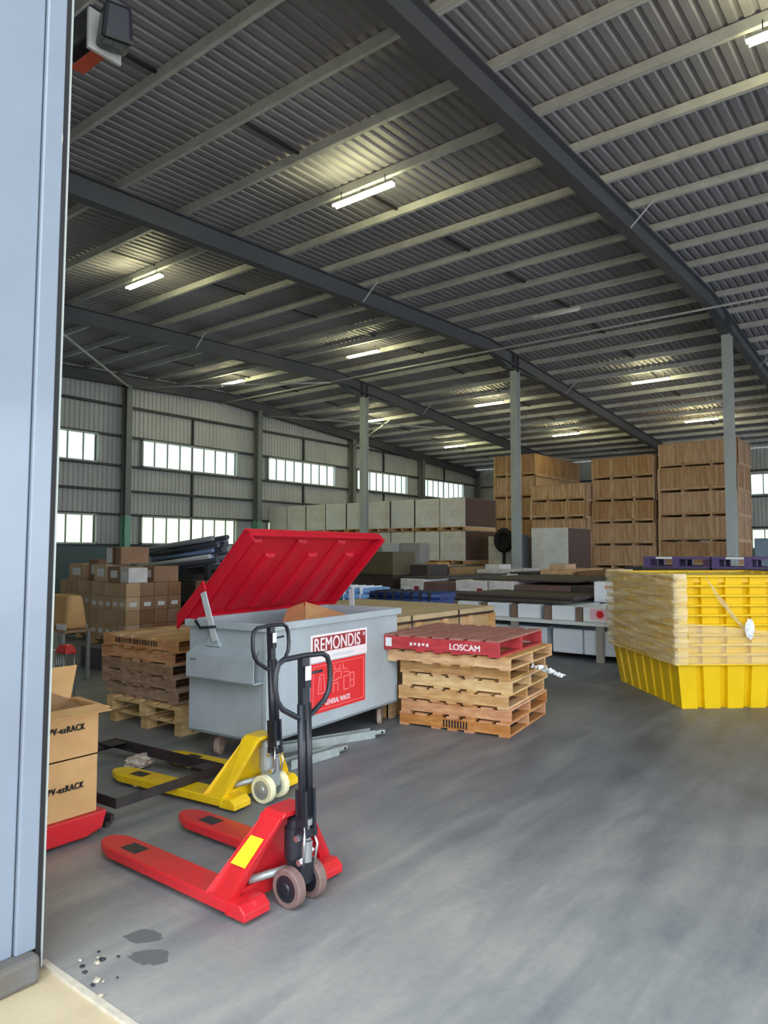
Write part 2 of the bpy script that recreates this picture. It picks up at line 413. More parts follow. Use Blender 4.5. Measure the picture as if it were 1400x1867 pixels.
holesF = [(7.0 + 0.2, 11.4, 4.72, 5.82), (7.2, 11.4, 1.95, 2.95), (1.0, 5.4, 4.72, 5.82), (1.0, 5.4, 1.95, 2.95), (20.0, 23.6, 4.72, 5.82), (13.5, 17.9, 4.72, 5.82)]
holesF = [(6.0, 7.95, 4.72, 5.82), (6.0, 7.95, 1.9, 2.9), (14.6, 17.0, 4.4, 5.3), (19.6, 22.6, 4.72, 5.7)]
clad('wall_far', 0, XF + 0.12, YR, YL + 0.1, lambda y: rt(XF), holesF, 1.85)
struct(MB().box(XF, XF + 0.2, YR, YL + 0.2, 0, 1.9).build('wall_far_dado', dado_m))
# right side: unseen, opened up under a clad header to add daylight
clad('wall_right', 1, YR - 0.12, XA - 0.1, XF + 0.1, rt, [], 4.8)
# doorway wall: only left of the opening and above it
mbw = MB(); mbw.box(XA - 0.30, XA - 0.16, 3.19, YL + 0.2, 0, rt(XA) - 0.03)
struct(mbw.build('wall_front', clad_m))
struct(MB().box(XA - 0.02, XA + 0.1, YR, 3.2, 7.0, rt(XA) - 0.03).build('wall_front_header', clad_m))

for a, b in WL:
    window(1, YL + 0.02, a, b, 5.06, 6.1, False); window(1, YL + 0.02, a, b, 2.04, 3.1, True)
for h in holesF: window(0, XF + 0.02, h[0], h[1], h[2], h[3], h[2] < 4)

# rafters ------------------------------------------------------------------
tn = [0]
def trim(mb, m, bevel=0.0):
    tn[0] += 1; return struct(mb.build('trim_%d' % tn[0], m, bevel=bevel))
RY = [-8.7, -2.03, 4.67, 11.38, 18.07, 24.38]
for ry in RY:
    mb = MB(); fw = 0.11; tf = 0.022; tw = 0.008
    for xa, xb in ((XA + 0.1, XR), (XR, XF)):
        def P(x, dy, dz): return (x, ry + dy, zb(x) + dz)
        def slab(y0, y1, z0, z1):
            A = [mb.v(P(xa, *q)) for q in ((y0, z0), (y1, z0), (y1, z1), (y0, z1))]; B = [mb.v(P(xb, *q)) for q in ((y0, z0), (y1, z0), (y1, z1), (y0, z1))]
            mb.f(A); mb.f(B[::-1])
            for i in range(4): mb.f([A[i], A[(i + 1) % 4], B[(i + 1) % 4], B[i]])
        slab(-fw, fw, 0, tf); slab(-fw, fw, RD - tf, RD); slab(-tw, tw, tf, RD - tf)
    if ry < 24:   # haunch over the middle column
        x0, x1, x2, x3 = 20.4, 21.2, 22.6, 23.9; z1 = zb(21.9) - 0.16
        for dy0, dy1, dz in ((-tw, tw, 0), (-fw, fw, 1)):
            if dz: poly = [(x0, zb(x0)), (x1, z1), (x2, z1), (x3, zb(x3)), (x3, zb(x3) + .02), (x2, z1 + .022), (x1, z1 + .022), (x0, zb(x0) + .02)]
            else: poly = [(x0, zb(x0) + .02), (x1, z1 + .02), (x2, z1 + .02), (x3, zb(x3) + .02), (XR + 1, zb(XR + 1) + .1)]
            mb.prism(poly, 1, ry + dy0, ry + dy1)
        for xs in (21.7, 22.0): mb.box(xs - .006, xs + .006, ry - fw, ry + fw, z1 + .02, zb(xs) + RD - .02)
    trim(mb, rafter_m)
# purlins ------------------------------------------------------------------
PX = []
x = 6.86 - 1.36 * 3
while x < XF - 0.4:
    PX.append(x); x += 1.36
    if abs(x - XR) < 0.35: x += 0.3
for px in PX:
    z0 = zb(px) + RD; mb = MB(); t = 0.004
    mb.box(px - t, px + t, YR, YL, z0, z0 + PD)
    mb.box(px, px + 0.075, YR, YL, z0, z0 + 2 * t); mb.box(px, px + 0.075, YR, YL, z0 + PD - 2 * t, z0 + PD)
    mb.box(px + 0.071, px + 0.077, YR, YL, z0, z0 + 0.02)
    # lap stiffener over each rafter
    for ry in RY[:-1]: mb.box(px - 0.012, px - 0.004, ry - 0.35, ry + 0.35, z0 + 0.01, z0 + PD - 0.01)
    trim(mb, purlin_m)
# dark bridging straps between purlins, mid bay
for bi, yc in enumerate((0.9, 7.7, 14.5, 21.2)):
    for i in range(len(PX) - 1):
        if (i + bi) % 2: continue
        a, b = PX[i], PX[i + 1]; yy = yc + (0.5 if i % 2 else -0.3)
        z1 = zb(a) + RD + 0.12; z2 = zb(b) + RD + 0.12
        trim(MB().bar((a, yy, z1), (b, yy, z2), 0.05, 0.03), strap_m)
# fly braces, apex pipe and roof rods
for ry in RY[:-1]:
    for i in (8, 17):
        if i < len(PX):
            px = PX[i]
            for sg in (-1, 1):
                trim(MB().bar((px - 0.03, ry + sg * 0.09, zb(px) + 0.02), (px - 0.03, ry + sg * 0.55, zb(px) + RD + 0.03), 0.04, 0.008), purlin_m)
trim(MB().tube([(XR - 0.15, YR, zb(XR) - 0.03), (XR - 0.15, YL, zb(XR) - 0.03)], 0.03, 8), purlin_m)
def rod(p, q, r=0.035): trim(MB().tube([p, q], r, 8), purlin_m)
rod((15.4, 24.35, zb(15.4) - .02), (20.0, 18.1, zb(20) - .04))
rod((15.4, 24.35, zb(15.4) - .02), (8.9, 18.1, zb(8.9) - .04))
rod((22.2, 24.35, zb(22.2) - .1), (28.6, 18.1, zb(28.6) - .05))
rod((28.6, 24.3, zb(28.6) - .3), (26.9, 20.6, zb(26.9) + .3))
rod((41.4, 24.3, zb(41.4) - .05), (35.6, 18.1, zb(35.6) - .03))
rod((41.4, 11.4, zb(41.4) - .05), (36.6, 18.1, zb(36.6) - .03))
# wall columns and girts
for cx in (2.2, 8.8, 15.38, 22.0, 28.62, 35.0, 41.5):
    mb = MB(); top = zb(cx) + 0.05
    mb.box(cx - .12, cx + .12, 24.24, 24.27, 3.1, top); mb.box(cx - .12, cx + .12, 24.52, 24.55, 3.1, top); mb.box(cx - .008, cx + .008, 24.27, 24.52, 3.1, top)
    trim(mb, wcol_m)
    mb = MB(); mb.box(cx - .12, cx + .12, 24.24, 24.27, 0, 3.1); mb.box(cx - .12, cx + .12, 24.52, 24.55, 0, 3.1); mb.box(cx - .008, cx + .008, 24.27, 24.52, 0, 3.1)
    trim(mb, green_m)
for gz_ in (7.3, 6.14, 5.0, 4.05, 3.14, 1.98):
    x1 = XF
    if gz_ == 7.3: x1 = XR + (8.19 + .3 - 7.3) / 0.07 - 2
    trim(MB().box(XA, x1, YL - .03, YL + .11, gz_ - .045, gz_ + .045), girt_m)
for gx in (18.6, 25.2, 31.6, 37.8):
    for z0, z1 in ((6.14, 7.25 if gx < 30 else zb(gx) + .2), (3.14, 5.0)):
        trim(MB().box(gx - .03, gx + .03, YL, YL + .1, z0, z1), girt_m)
for cy in (4.67, 11.38, 18.07):
    mb = MB(); top = zb(XF) + 0.1
    mb.box(XF - .3, XF - .27, cy - .12, cy + .12, 0, top); mb.box(XF - .03, XF, cy - .12, cy + .12, 0, top); mb.box(XF - .27, XF - .03, cy - .008, cy + .008, 0, top)
    trim(mb, wcol_m)
for gz_ in (6.0, 4.62, 3.0):
    trim(MB().box(XF - .02, XF + .11, YR, YL, gz_ - .045, gz_ + .045), girt_m)
# free standing columns
clab = {4.67: 'light grey steel column rising in front of the tallest crate stack', 11.38: 'light grey steel column with black coil hung behind, at centre right',
        18.07: 'grey steel column standing behind the raised red bin lid'}
for cy in (-8.7, -2.03, 4.67, 11.38, 18.07):
    top = zb(21.9) - 0.16
    mb = MB(); cx = 21.9
    mb.box(cx - .13, cx - .115, cy - .125, cy + .125, 0.02, top); mb.box(cx + .115, cx + .13, cy - .125, cy + .125, 0.02, top); mb.box(cx - .115, cx + .115, cy - .006, cy + .006, 0.02, top)
    if cy in clab:
        t = thing('steel_column', clab[cy], 'column', (cx, cy, 0)); mb.M = Matrix.Identity(4)
        for v in mb.bm.verts: v.co -= Vector((cx, cy, 0))
        mb.build('column_shaft', colm_m, t)
        MB().box(-.2, .2, -.2, .2, 0, .022).build('base_plate', colm_m, t); MB().box(-.16, .16, -.15, .15, top, top + .0015).build('cap_plate', rafter_m, t)
    else: trim(mb, colm_m)

# lamps --------------------------------------------------------------------
def make_lamp(label, on, x, y):
    z = zb(x) + RD - (0.20 if on else 0.26)
    t = thing('ceiling_lamp', label, 'ceiling light', (x, y, z), 0, 'fluorescent batten lamps hung under the roof')
    MB().prism([(-.055, .0), (-.035, .05), (.035, .05), (.055, .0), (.03, -.012), (-.03, -.012)], 1, -.69, .69).build('lamp_housing', lamph_m if on else tubeoff_m, t)
    for dx in (-.045, .045):
        MB().tube([(dx, -.66, -.03), (dx, .66, -.03)], .022, 8).build('lamp_tube', tube_m if on else tubeoff_m, t)
    for yy in (-.5, .5):
        MB().tube([(0, yy, .05), (.0, yy, .20 if on else .26)], .008, 6).build('hanger', blk_m, t)
    return t
lamps = [(9.5, 1.03, 1, 'lit yellow-white tube lamp at the top right corner'), (9.5, 7.88, 1, 'largest fully visible lit tube lamp above the red bin lid'),
         (9.5, 14.5, 1, 'lit tube lamp nearest the pale blue door panel'), (18.2, 21.7, 1, 'lit tube lamp closest to the left window wall, near bay'),
         (18.2, 15.07, 1, 'lit tube lamp hanging just above and left of the column behind the lid'), (18.2, 8.2, 0, 'unlit grey tube lamp, the only dark one under the roof'),
         (26.3, 14.9, 1, 'lit tube lamp immediately left of the centre-right column top'), (26.3, 8.2, 1, 'lit tube lamp between the two right-hand columns'),
         (26.3, 21.25, 1, 'lit tube lamp partly hidden by the column behind the lid'), (33.0, 8.15, 1, 'lit tube lamp just left of the rightmost column over the crates'),
         (33.0, 14.4, 1, 'far lit tube lamp above the low crate stack at centre right'), (33.0, 20.8, 1, 'farthest lit tube lamp, above the film-wrapped pallet wall')]
for x, y, on, lb in lamps: make_lamp(lb, on, x, y)

# door panel on the left ---------------------------------------------------
dp = thing('door_1', 'pale blue painted steel door panel at the left edge', 'door', (0, 0, 0)); dp['kind'] = 'structure'
def lean(z): return 1.535 + 0.0085 * z
mb = MB(); H = 6.3
def slabx(x0f, x1f, y0, y1, z0, z1):
    A = [mb.v(p) for p in ((x0f(z0), y0, z0), (x1f(z0), y0, z0), (x1f(z0), y1, z0), (x0f(z0), y1, z0))]
    B = [mb.v(p) for p in ((x0f(z1), y0, z1), (x1f(z1), y0, z1), (x1f(z1), y1, z1), (x0f(z1), y1, z1))]
    mb.f(A[::-1]); mb.f(B)
    for i in range(4): mb.f([A[i], A[(i + 1) % 4], B[(i + 1) % 4], B[i]])
slabx(lambda z: 0.2, lambda z: lean(z) - .09, 3.045, 3.18, .1, H); slabx(lambda z: lean(z) - .085, lambda z: lean(z), 3.03, 3.18, .1, H)
mb.build('door_leaf', panel_m, dp, bevel=.006)
mb = MB(); slabx(lambda z: lean(z) + .0, lambda z: lean(z) + .022, 3.036, 3.17, .02, H); mb.build('rubber_seal', rubber_m, dp)
mb = MB(); slabx(lambda z: lean(z) + .022, lambda z: lean(z) + .028, 3.028, 3.16, .02, H); mb.build('edge_strip', frame_m, dp)
struct(MB().box(.2, 1.53, 2.97, 3.2, -.01, .1).build('trim_door_curb', curb_m, bevel=.02))

# floodlight and bracket under the roof beside the door ---------------------
t = thing('floodlight', 'black floodlight on a pale bracket at the top left', 'floodlight', (2.72, 4.58, 5.50), 0)
mb = MB(); mb.M = Matrix.Rotation(math.radians(-20), 4, 'Z') @ Matrix.Rotation(math.radians(14), 4, 'X')
mb.box(-.11, .11, -.17, .10, -.13, .13, top=(.02, .03)); mb.build('lamp_body', blk_m, t, bevel=.03)
MB().box(-.13, .13, .115, .14, -.15, .15).build('bracket', purlin_m, t)
MB().box(-.10, .10, .16, .55, -.02, .22).build('control_gear', blk_m, t, bevel=.02)
MB().box(-.05, .05, .14, .50, -.10, -.085).build('arm', orange_m, t)
MB().bar((0, .5, .1), (-1.1, .5, .1), .05, .05).build('wall_bracket', purlin_m, t)

# ================================================================ TRUCKS
def pallet_truck(name, label, loc, rz, body, pump_m, wheel_m, hub_m, sticker, lean_=0.0, steer=0.0):
    t = thing(name, label, 'pallet truck', loc, rz, None)
    for sg in (-1, 1):
        xc = sg * 0.265; hw = 0.082
        # fork: channel section, rounded tapering tip (towards +y)
        out = [(xc - hw, .14), (xc + hw, .14), (xc + hw, 1.16)]
        for k in range(1, 10):
            a = PI * k / 10; out.append((xc + hw * math.cos(a) * (1 if math.cos(a) > 0 else 1), 1.16 + .15 * math.sin(a)))
        out.append((xc - hw, 1.16))
        mb = MB(); n = len(out)
        top = [mb.v((p[0], p[1], .088)) for p in out]
        inn = [mb.v((xc + (p[0] - xc) * 1.06, p[1] + (.006 if p[1] > .2 else 0), .080)) for p in out]
        lo = [mb.v((xc + (p[0] - xc) * 1.06, p[1] + (.006 if p[1] > .2 else 0), .034 if p[1] < 1.17 else .05)) for p in out]
        mb.f(top)
        for i in range(n):
            j = (i + 1) % n
            mb.f([top[i], top[j], inn[j], inn[i]]); mb.f([inn[i], inn[j], lo[j], lo[i]])
        mb.f(lo[::-1])
        fk = mb.build('fork', body, t)
        MB().box(xc - .045, xc + .045, .96, 1.10, .0885, .0895).build('roller_slot', blk_m, fk)
        MB().box(xc - .05, xc + .05, .60, .62, .0885, .0895).build('fork_seam', body, fk) if False else None
        MB().disc((xc, 1.03, .041), 0, 0, [(-.05, .0), (-.05, .038), (.05, .038), (.05, 0)], 16).build('load_roller', wheel_m, t)
        # side plate rising from the fork heel to the top plate
        mb = MB(); o = xc + sg * hw * 1.06
        A = [(o, .14, .034), (o, .30, .034), (o, .30, .09), (sg * .105, .16, .43), (sg * .105, .03, .43), (o, .12, .10)]
        th = -sg * .035
        a_ = [mb.v(p) for p in A]; b_ = [mb.v((p[0] + th, p[1], p[2])) for p in A]
        mb.f(a_); mb.f(b_[::-1])
        for i in range(6): mb.f([a_[i], a_[(i + 1) % 6], b_[(i + 1) % 6], b_[i]])
        sp = mb.build('side_plate', body, t, bevel=.004)
        if sticker:
            def L(f, g): # point on the outer slope of the side plate
                P0 = Vector((o, .12 + .18 * g, .10)); P1 = Vector((sg * .105, .03 + .13 * g, .43)); q = P0.lerp(P1, f); nrm = Vector((sg * .33, 0, .22)).normalized()
                return q + nrm * .002
            m2 = MB(); m2.quad(L(.36, .15), L(.36, .8), L(.72, .8), L(.72, .15)); m2.build('sticker', ystk_m, sp)
        # heel skid under the side plate
        MB().prism([(.02, .02), (.16, .02), (.16, .09), (.06, .09), (.02, .06)], 0, xc - hw, xc + hw).build('fork_heel', body, t, bevel=.006)
    MB().prism([(-.108, .425), (-.085, .45), (.085, .45), (.108, .425)], 1, .02, .165).build('top_plate', body, t, bevel=.004)
    MB().box(-.26, .26, .145, .185, .036, .11).build('cross_beam', body, t)
    MB().prism([(-.30, .09), (.30, .09), (.105, .43), (-.105, .43)], 1, .165, .175).build('back_plate', body, t)
    MB().tube([(-.2, .16, .13), (0, .06, .15), (.2, .16, .13)], .02, 10).build('lift_link', galv_m, t)
    # wheels + pump turn with the handle
    R = Matrix.Rotation(steer, 4, 'Z')
    mb = MB(); mb.M = R; mb.tube([(-.05, 0, .1), (.05, 0, .1)], .03, 12); mb.box(-.045, .045, -.05, .05, .10, .21); mb.build('wheel_fork', pump_m, t)
    for sg in (-1, 1):
        c = R @ Vector((sg * .075, 0, .095))
        mb = MB(); mb.M = Matrix.Translation(c) @ R
        mb.disc((0, 0, 0), 0, 0, [(-.025, .072), (-.027, .088), (-.02, .095), (.02, .095), (.027, .088), (.025, .072)], 32)
        wh = mb.build('steering_wheel', wheel_m, t)
        mb = MB(); mb.M = Matrix.Translation(c) @ R; mb.disc((0, 0, 0), 0, 0, [(-.034, .0), (-.034, .022), (-.0275, .03), (-.0275, .064), (.0275, .064), (.0275, .03), (.034, .022), (.034, 0)], 28)
        mb.build('wheel_hub', hub_m, wh)
    mb = MB(); mb.M = R; mb.disc((0, .03, .30), 2, 0, [(-.09, .05), (-.085, .06), (.06, .06), (.07, .045), (.10, .045), (.115, .02)], 20); mb.build('pump_body', pump_m, t)
    mb = MB(); mb.M = R; mb.disc((0.0, -.045, .27), 2, 0, [(-.06, .028), (.04, .028), (.045, .018), (.11, .018), (.12, .03), (.15, .03)], 14); mb.build('pump_piston', chrome_m, t)
    mb = MB(); mb.M = R
    for q in ((-.05, -.03, .33), (.05, -.03, .33), (.05, -.02, .24), (-.05, -.05, .22), (.055, .0, .38)): mb.disc(q, 0, 0, [(-.014, .016), (.014, .016)], 8)
    mb.tube([(.03, -.07, .2), (.06, -.06, .28), (.05, -.03, .36)], .007, 6); mb.tube([(-.04, -.06, .2), (-.055, -.08, .3), (-.03, -.06, .4)], .006, 6)
    mb.build('pump_fittings', chrome_m, t)
    # handle
    D = lambda z: -.04 - lean_ * (z - .36)
    mb = MB(); mb.M = R
    mb.bar((-.03, D(.36), .34), (-.03, D(.56), .56), .016, .07); mb.bar((.03, D(.36), .34), (.03, D(.56), .56), .016, .07); mb.box(-.05, .05, D(.36) - .03, D(.36) + .03, .33, .37)
    mb.build('handle_yoke', pump_m if pump_m is blk_m else blk_m, t)
    mb = MB(); mb.M = R
    for dx in (-.024, .024): mb.tube([(dx, D(.42), .42), (dx * .9, D(.98), .98)], .021, 10)
    mb.bar((0, D(.98) , .90), (0, D(1.21), 1.21), .05, .036)
    hd = mb.build('handle_tube', blk_m, t)
    mb = MB(); mb.M = R
    pts = [(0, .90), (-.06, .925), (-.15, .975), (-.185, 1.02), (-.198, 1.08), (-.195, 1.15), (-.178, 1.195), (-.14, 1.215), (0, 1.22), (.14, 1.215), (.178, 1.195), (.195, 1.15), (.198, 1.08), (.185, 1.02), (.15, .975), (.06, .925)]
    mb.tube([(p, D(q), q) for p, q in pts], .014, 10, closed=True); mb.build('grip_loop', blk_m, hd)
    mb = MB(); mb.M = R; mb.tube([(.02, D(1.15) - .02, 1.13), (.10, D(1.15) - .035, 1.135)], .007, 8); mb.box(-.018, .024, D(1.12) - .03, D(1.12) - .018, 1.06, 1.15); mb.build('release_lever', blk_m, hd)
    mb = MB(); mb.M = R; mb.box(-.02, .02, D(1.14) - .034, D(1.14) - .031, 1.10, 1.17); mb.build('lever_label', label_m, hd)
    return t
pallet_truck('pallet_truck', 'red pallet truck with black handle and brown tyres, nearest in the foreground', (2.652, 2.60, 0), 0.0, red_m, blk_m, tyre_m, blk_m, True, lean_=-.03)
pallet_truck('pallet_truck', 'yellow pallet truck with cream wheels standing before the grey bin', (3.575, 3.80, 0), math.radians(7), yel_m, galv_m, cream_m, galv_m, False, lean_=-.06)

# low red platform with the open cartons --------------------------------
t = thing('platform_trolley', 'low red steel platform under the cartons beside the door panel', 'trolley', (2.0, 4.45, 0))
MB().prism([(-.38, .02), (.40, .02), (.50, .05), (.53, .15), (-.38, .15)], 1, -.30, .30).build('deck', red_m, t, bevel=.008)
for xx in (-.25, .32):
    for yy in (-.2, .2): MB().disc((xx, yy, .026), 1, 0, [(-.02, 0), (-.02, .026), (.02, .026), (.02, 0)], 14).build('wheel', blk_m, t)
def carton_open(loc):
    t = thing('cardboard_box', 'open cardboard box with printed black lettering, on top of another box by the door panel', 'box', loc)
    W, Dp, Hh, th = .60, .34, .30, .006
    mb = MB(); mb.box(-W, 0, 0, th, 0, Hh); mb.box(-W, 0, Dp - th, Dp, 0, Hh); mb.box(-W, -W + th, th, Dp - th, 0, Hh); mb.box(-th, 0, th, Dp - th, 0, Hh); mb.box(-W, 0, 0, Dp, 0, th)
    bd = mb.build('box_walls', card_m, t)
    text('PV-ezRACK', .052, ink_m, bd, (-.315, -.004, .165), RX, sx=.77, heavy=.0026, spacing=1.16)
    # flaps: front folded down and out, back standing up, right folded out
    mb = MB(); mb.quad((-W, -.0, Hh), (0.0, -.0, Hh), (.03, -.10, Hh - .03), (-W, -.10, Hh - .03)); mb.build('front_flap', card_m, t).modifiers.new('s', 'SOLIDIFY').thickness = .006
    mb = MB(); mb.quad((-W, Dp, Hh), (-.0, Dp, Hh), (.055, Dp + .03, Hh + .20), (-W, Dp + .03, Hh + .20)); mb.build('back_flap', card_m, t).modifiers.new('s', 'SOLIDIFY').thickness = .006
    mb = MB(); mb.quad((0, 0.0, Hh), (0, Dp, Hh), (.05, Dp - .02, Hh + .0), (.06, -.03, Hh - .02)); mb.build('side_flap', card_m, t).modifiers.new('s', 'SOLIDIFY').thickness = .006
    mb = MB(); mb.quad((-.32, .10, .18), (-.02, .03, .24), (-.03, .30, .30), (-.20, .28, .38)); mb.build('loose_cardboard', cardin_m, t).modifiers.new('s', 'SOLIDIFY').thickness = .008
    return t
t = thing('cardboard_box', 'closed cardboard box with black lettering on the low red platform', 'box', (2.475, 4.18, .152))
bd = MB().box(-.60, 0, 0, .34, 0, .345).build('box_body', card_m, t, bevel=.004)
MB().box(-.598, .001, .155, .185, .345, .3465).build('packing_tape', tape_m, bd)
text('PV-ezRACK', .052, ink_m, bd, (-.315, -.004, .165), RX, sx=.77, heavy=.0026, spacing=1.16)
carton_open((2.475, 4.18, .500))

# angle iron frames lying across the yellow forks -------------------------
def angle_frame(label, c, z, rz, lx=.92, ly=1.32):
    t = thing('angle_iron_rack', label, 'frame', (c[0], c[1], z), rz)
    for (x0, y0, x1, y1) in ((0, 0, lx, 0), (lx, 0, lx, ly), (lx, ly, 0, ly), (0, ly, 0, 0)):
        mb = MB(); d = Vector((x1 - x0, y1 - y0, 0)).normalized(); nrm = Vector((-d.y, d.x, 0))
        p, q = Vector((x0, y0, 0)), Vector((x1, y1, 0))
        mb.bar(p + Vector((0, 0, .032)), q + Vector((0, 0, .032)), .008, .064); mb.bar(p + nrm * .025 + Vector((0, 0, .003)), q + nrm * .025 + Vector((0, 0, .003)), .05, .006)
        mb.build('angle_bar', iron_m, t)
    for k in (0, 1): MB().box(lx - .16, lx, k * (ly - .16), k * (ly - .16) + .16, .05, .056).build('corner_plate', iron_m, t)
    return t
angle_frame('rusty black angle iron frame lying across the yellow forks', (2.66, 4.26), .092, .06)
angle_frame('lower of the two black angle iron frames, mostly under the other', (2.58, 4.30), .034, .06, .50, 1.24) if False else None
for k, (dx, dy, dz) in enumerate(((-.05, .02, .0), (-.01, .06, .0), (-.07, .05, .04), (-.03, .0, .04))):
    o = MB().box(-.015, .015, 0, .62, 0, .035).build('steel_bar', iron_m); o.location = (2.64 + dx, 4.22 + dy, .001 + dz); o.rotation_euler = (0, 0, .06)
    tag(o, 'short rusty steel bar in the small bundle under the black frame corner', 'bar', 'steel bars bundled under the frame corner')

# crumpled wrap on the floor inside the frame
random.seed(3)
bm = bmesh.new(); bmesh.ops.create_icosphere(bm, subdivisions=3, radius=.11)
for v in bm.verts: v.co = Vector((v.co.x * 1.2, v.co.y * .6, v.co.z * .5)) * (1 + random.uniform(-.25, .25)); v.co.z += .055; v.co.z = max(v.co.z, 0.002)
me = bpy.data.meshes.new('crumpled_wrap'); bm.to_mesh(me); bm.free(); me.materials.append(mat('crumpled brown film', (150, 128, 108), 0.35, c2=(206, 196, 184), scale=20, var=.2))
o = bpy.data.objects.new('crumpled_wrap', me); col.objects.link(o); o.location = (3.44, 5.18, 0); tag(o, 'crumpled plastic wrap on the floor inside the black frame', 'plastic wrap')

# galvanised bracket beams lying beside the bin ---------------------------
def galv_beam(label, p, rz, ln):
    t = thing('steel_bracket', label, 'bracket', (p[0], p[1], 0), rz)
    mb = MB(); mb.box(0, ln, -.05, -.044, .002, .075); mb.box(0, ln, .044, .05, .002, .075); mb.box(0, ln, -.044, .044, .002, .008); mb.build('channel', galv_m, t)
    MB().box(ln - .02, ln + .13, -.028, .028, .02, .06).build('end_tongue', galv_m, t, bevel=.01)
    MB().disc((ln + .09, 0, .04), 1, 0, [(-.034, 0), (-.034, .012), (.034, .012), (.034, 0)], 12).build('pin', blk_m, t)
    return t
galv_beam('shorter galvanised channel with an end tongue, beside the red truck handle', (4.15, 4.22), -.05, .55)
galv_beam('longer galvanised channel with an end tongue, under the right end of the grey bin', (4.45, 4.62), -.34, .95)

# ================================================================ GREY BIN
BR = math.radians(5.0)
bn = thing('waste_bin', 'large grey steel wheeled bin with an open red lid', 'waste bin', (4.0, 4.31, 0), BR)
LB, WB, Z0, Z1 = 1.98, .89, .21, 1.13
mb = MB(); th = .012
# walls, open top
mb.box(0, LB, 0, th, Z0, Z1); mb.box(0, LB, WB - th, WB, Z0, Z1); mb.box(0, th, th, WB - th, Z0, Z1); mb.box(LB - th, LB, th, WB - th, Z0, Z1); mb.box(0, LB, 0, WB, Z0, Z0 + .02)
mb.build('bin_body', bin_m, bn)
mb = MB(); mb.box(th, LB - th, th, WB - th, Z0 + .021, .80); mb.build('waste', binin_m, bn)
# rim
mb = MB(); r = .035
mb.box(-r, LB + r, -r, .0, Z1 - .03, Z1 + .035); mb.box(-r, LB + r, WB, WB + r, Z1 - .03, Z1 + .035); mb.box(-r, 0, 0, WB, Z1 - .03, Z1 + .035); mb.box(LB, LB + r, 0, WB, Z1 - .03, Z1 + .035)
mb.build('rim', bin_m, bn, bevel=.008)
MB().box(-.012, .03, -.012, .03, Z0, Z1 - .03).build('corner_post', bin_m, bn, bevel=.004)
# lifting pocket on the end wall, dark opening towards -y
mb = MB(); y0, y1 = .03, .80
mb.box(-.12, -.112, y0, y1, .69, .885); mb.box(-.12, -.0, y0, y1, .69, .70); mb.quad((-.12, y0, .885), (-.12, y1, .885), (-.0, y1 - .05, .955), (-.0, y0 + .05, .955)); mb.quad((-.12, y1, .69), (-.12, y1, .885), (0, y1, .955), (0, y1, .69))
pk = mb.build('lifting_pocket', bin_m, bn); MB().box(-.11, -.002, y0 + .14, y0 + .15, .70, .89).build('pocket_shade', mat('pocket shade', (92, 84, 76), .8), pk)  # dark plate set in to paint the shade inside the open pocket
MB().box(-.125, -.12, .68, .75, .84, .853).build('data_plate', mat('plate grey', (110, 118, 120), .5), pk)
MB().prism([(.50, .95), (.67, .95), (.585, 1.09)], 0, -.03, -.0).build('gusset', bin_m, bn)
# casters
for i, (cx, cy, st_) in enumerate(((.14, .66, .4), (.16, .12, -.3), (1.80, .10, .5), (1.82, .76, .2))):
    mb = MB(); mb.M = Matrix.Translation((cx, cy, 0)) @ Matrix.Rotation(st_, 4, 'Z')
    mb.box(-.05, .05, -.05, .05, .19, .21); mb.box(-.03, .035, -.035, -.029, .08, .19); mb.box(-.03, .035, .029, .035, .08, .19); cs = mb.build('caster_fork', caster_m, bn)
    mb = MB(); mb.M = Matrix.Translation((cx, cy, 0)) @ Matrix.Rotation(st_, 4, 'Z'); mb.disc((0, 0, .085), 1, 0, [(-.024, 0), (-.024, .07), (-.018, .085), (.018, .085), (.024, .07), (.024, 0)], 24); mb.build('caster_wheel', mat('worn caster tyre', (176, 158, 140), .6, c2=(140, 112, 98), scale=12), cs)
# lid: hinged along the far long side, tilted up over the bin
hy, hz = WB + .09, 1.16; ty, tz = .25, 1.93
L0, L1 = .01, 2.04; dl = Vector((0, ty - hy, tz - hz)); ln = dl.length; dl.normalize(); nn = Vector((0, -dl.z, dl.y))  # nn points to the underside/near
if nn.z > 0: nn = -nn
def LP(u, x, d): q = Vector((x, hy, hz)) + dl * u + nn * d; return (q.x, q.y, q.z)
mb = MB()
def lbox(x0, x1, u0, u1, d0, d1, tp=0.0):
    a = [mb.v(LP(*p)) for p in ((u0, x0, d0), (u1, x0, d0), (u1, x1, d0), (u0, x1, d0), (u0 + tp, x0 + tp, d1), (u1 - tp, x0 + tp, d1), (u1 - tp, x1 - tp, d1), (u0 + tp, x1 - tp, d1))]
    for i in ((3, 2, 1, 0), (4, 5, 6, 7), (0, 1, 5, 4), (1, 2, 6, 5), (2, 3, 7, 6), (3, 0, 4, 7)): mb.f([a[k] for k in i])
lbox(L0, L1, 0, ln, -.02, 0)
lbox(L0, L1, ln - .03, ln, 0, .06); lbox(L0, L0 + .03, 0, ln, 0, .10); lbox(L1 - .03, L1, 0, ln, 0, .10); lbox(L0, L1, -.02, .03, -.02, .05)
ld = mb.build('lid', lid_m, bn, bevel=.012)
mb = MB()
mb.bm.free()
for k in range(6):
    mb = MB(); xx = .14 + k * .305; lbox(xx, xx + .15, .07, ln - (.08 if k % 2 == 0 else .26), -.001, .035, .025)
    mb.build('lid_rib', lid_m, ld, bevel=.012)
mb = MB(); mb.prism([(hy - .30, hz + .26), (hy + .06, hz - .10), (hy + .06, hz + .04), (hy - .26, hz + .34)], 0, L0 - .035, L0 - .004); mb.build('lid_corner_flap', lid_m, ld, bevel=.01)
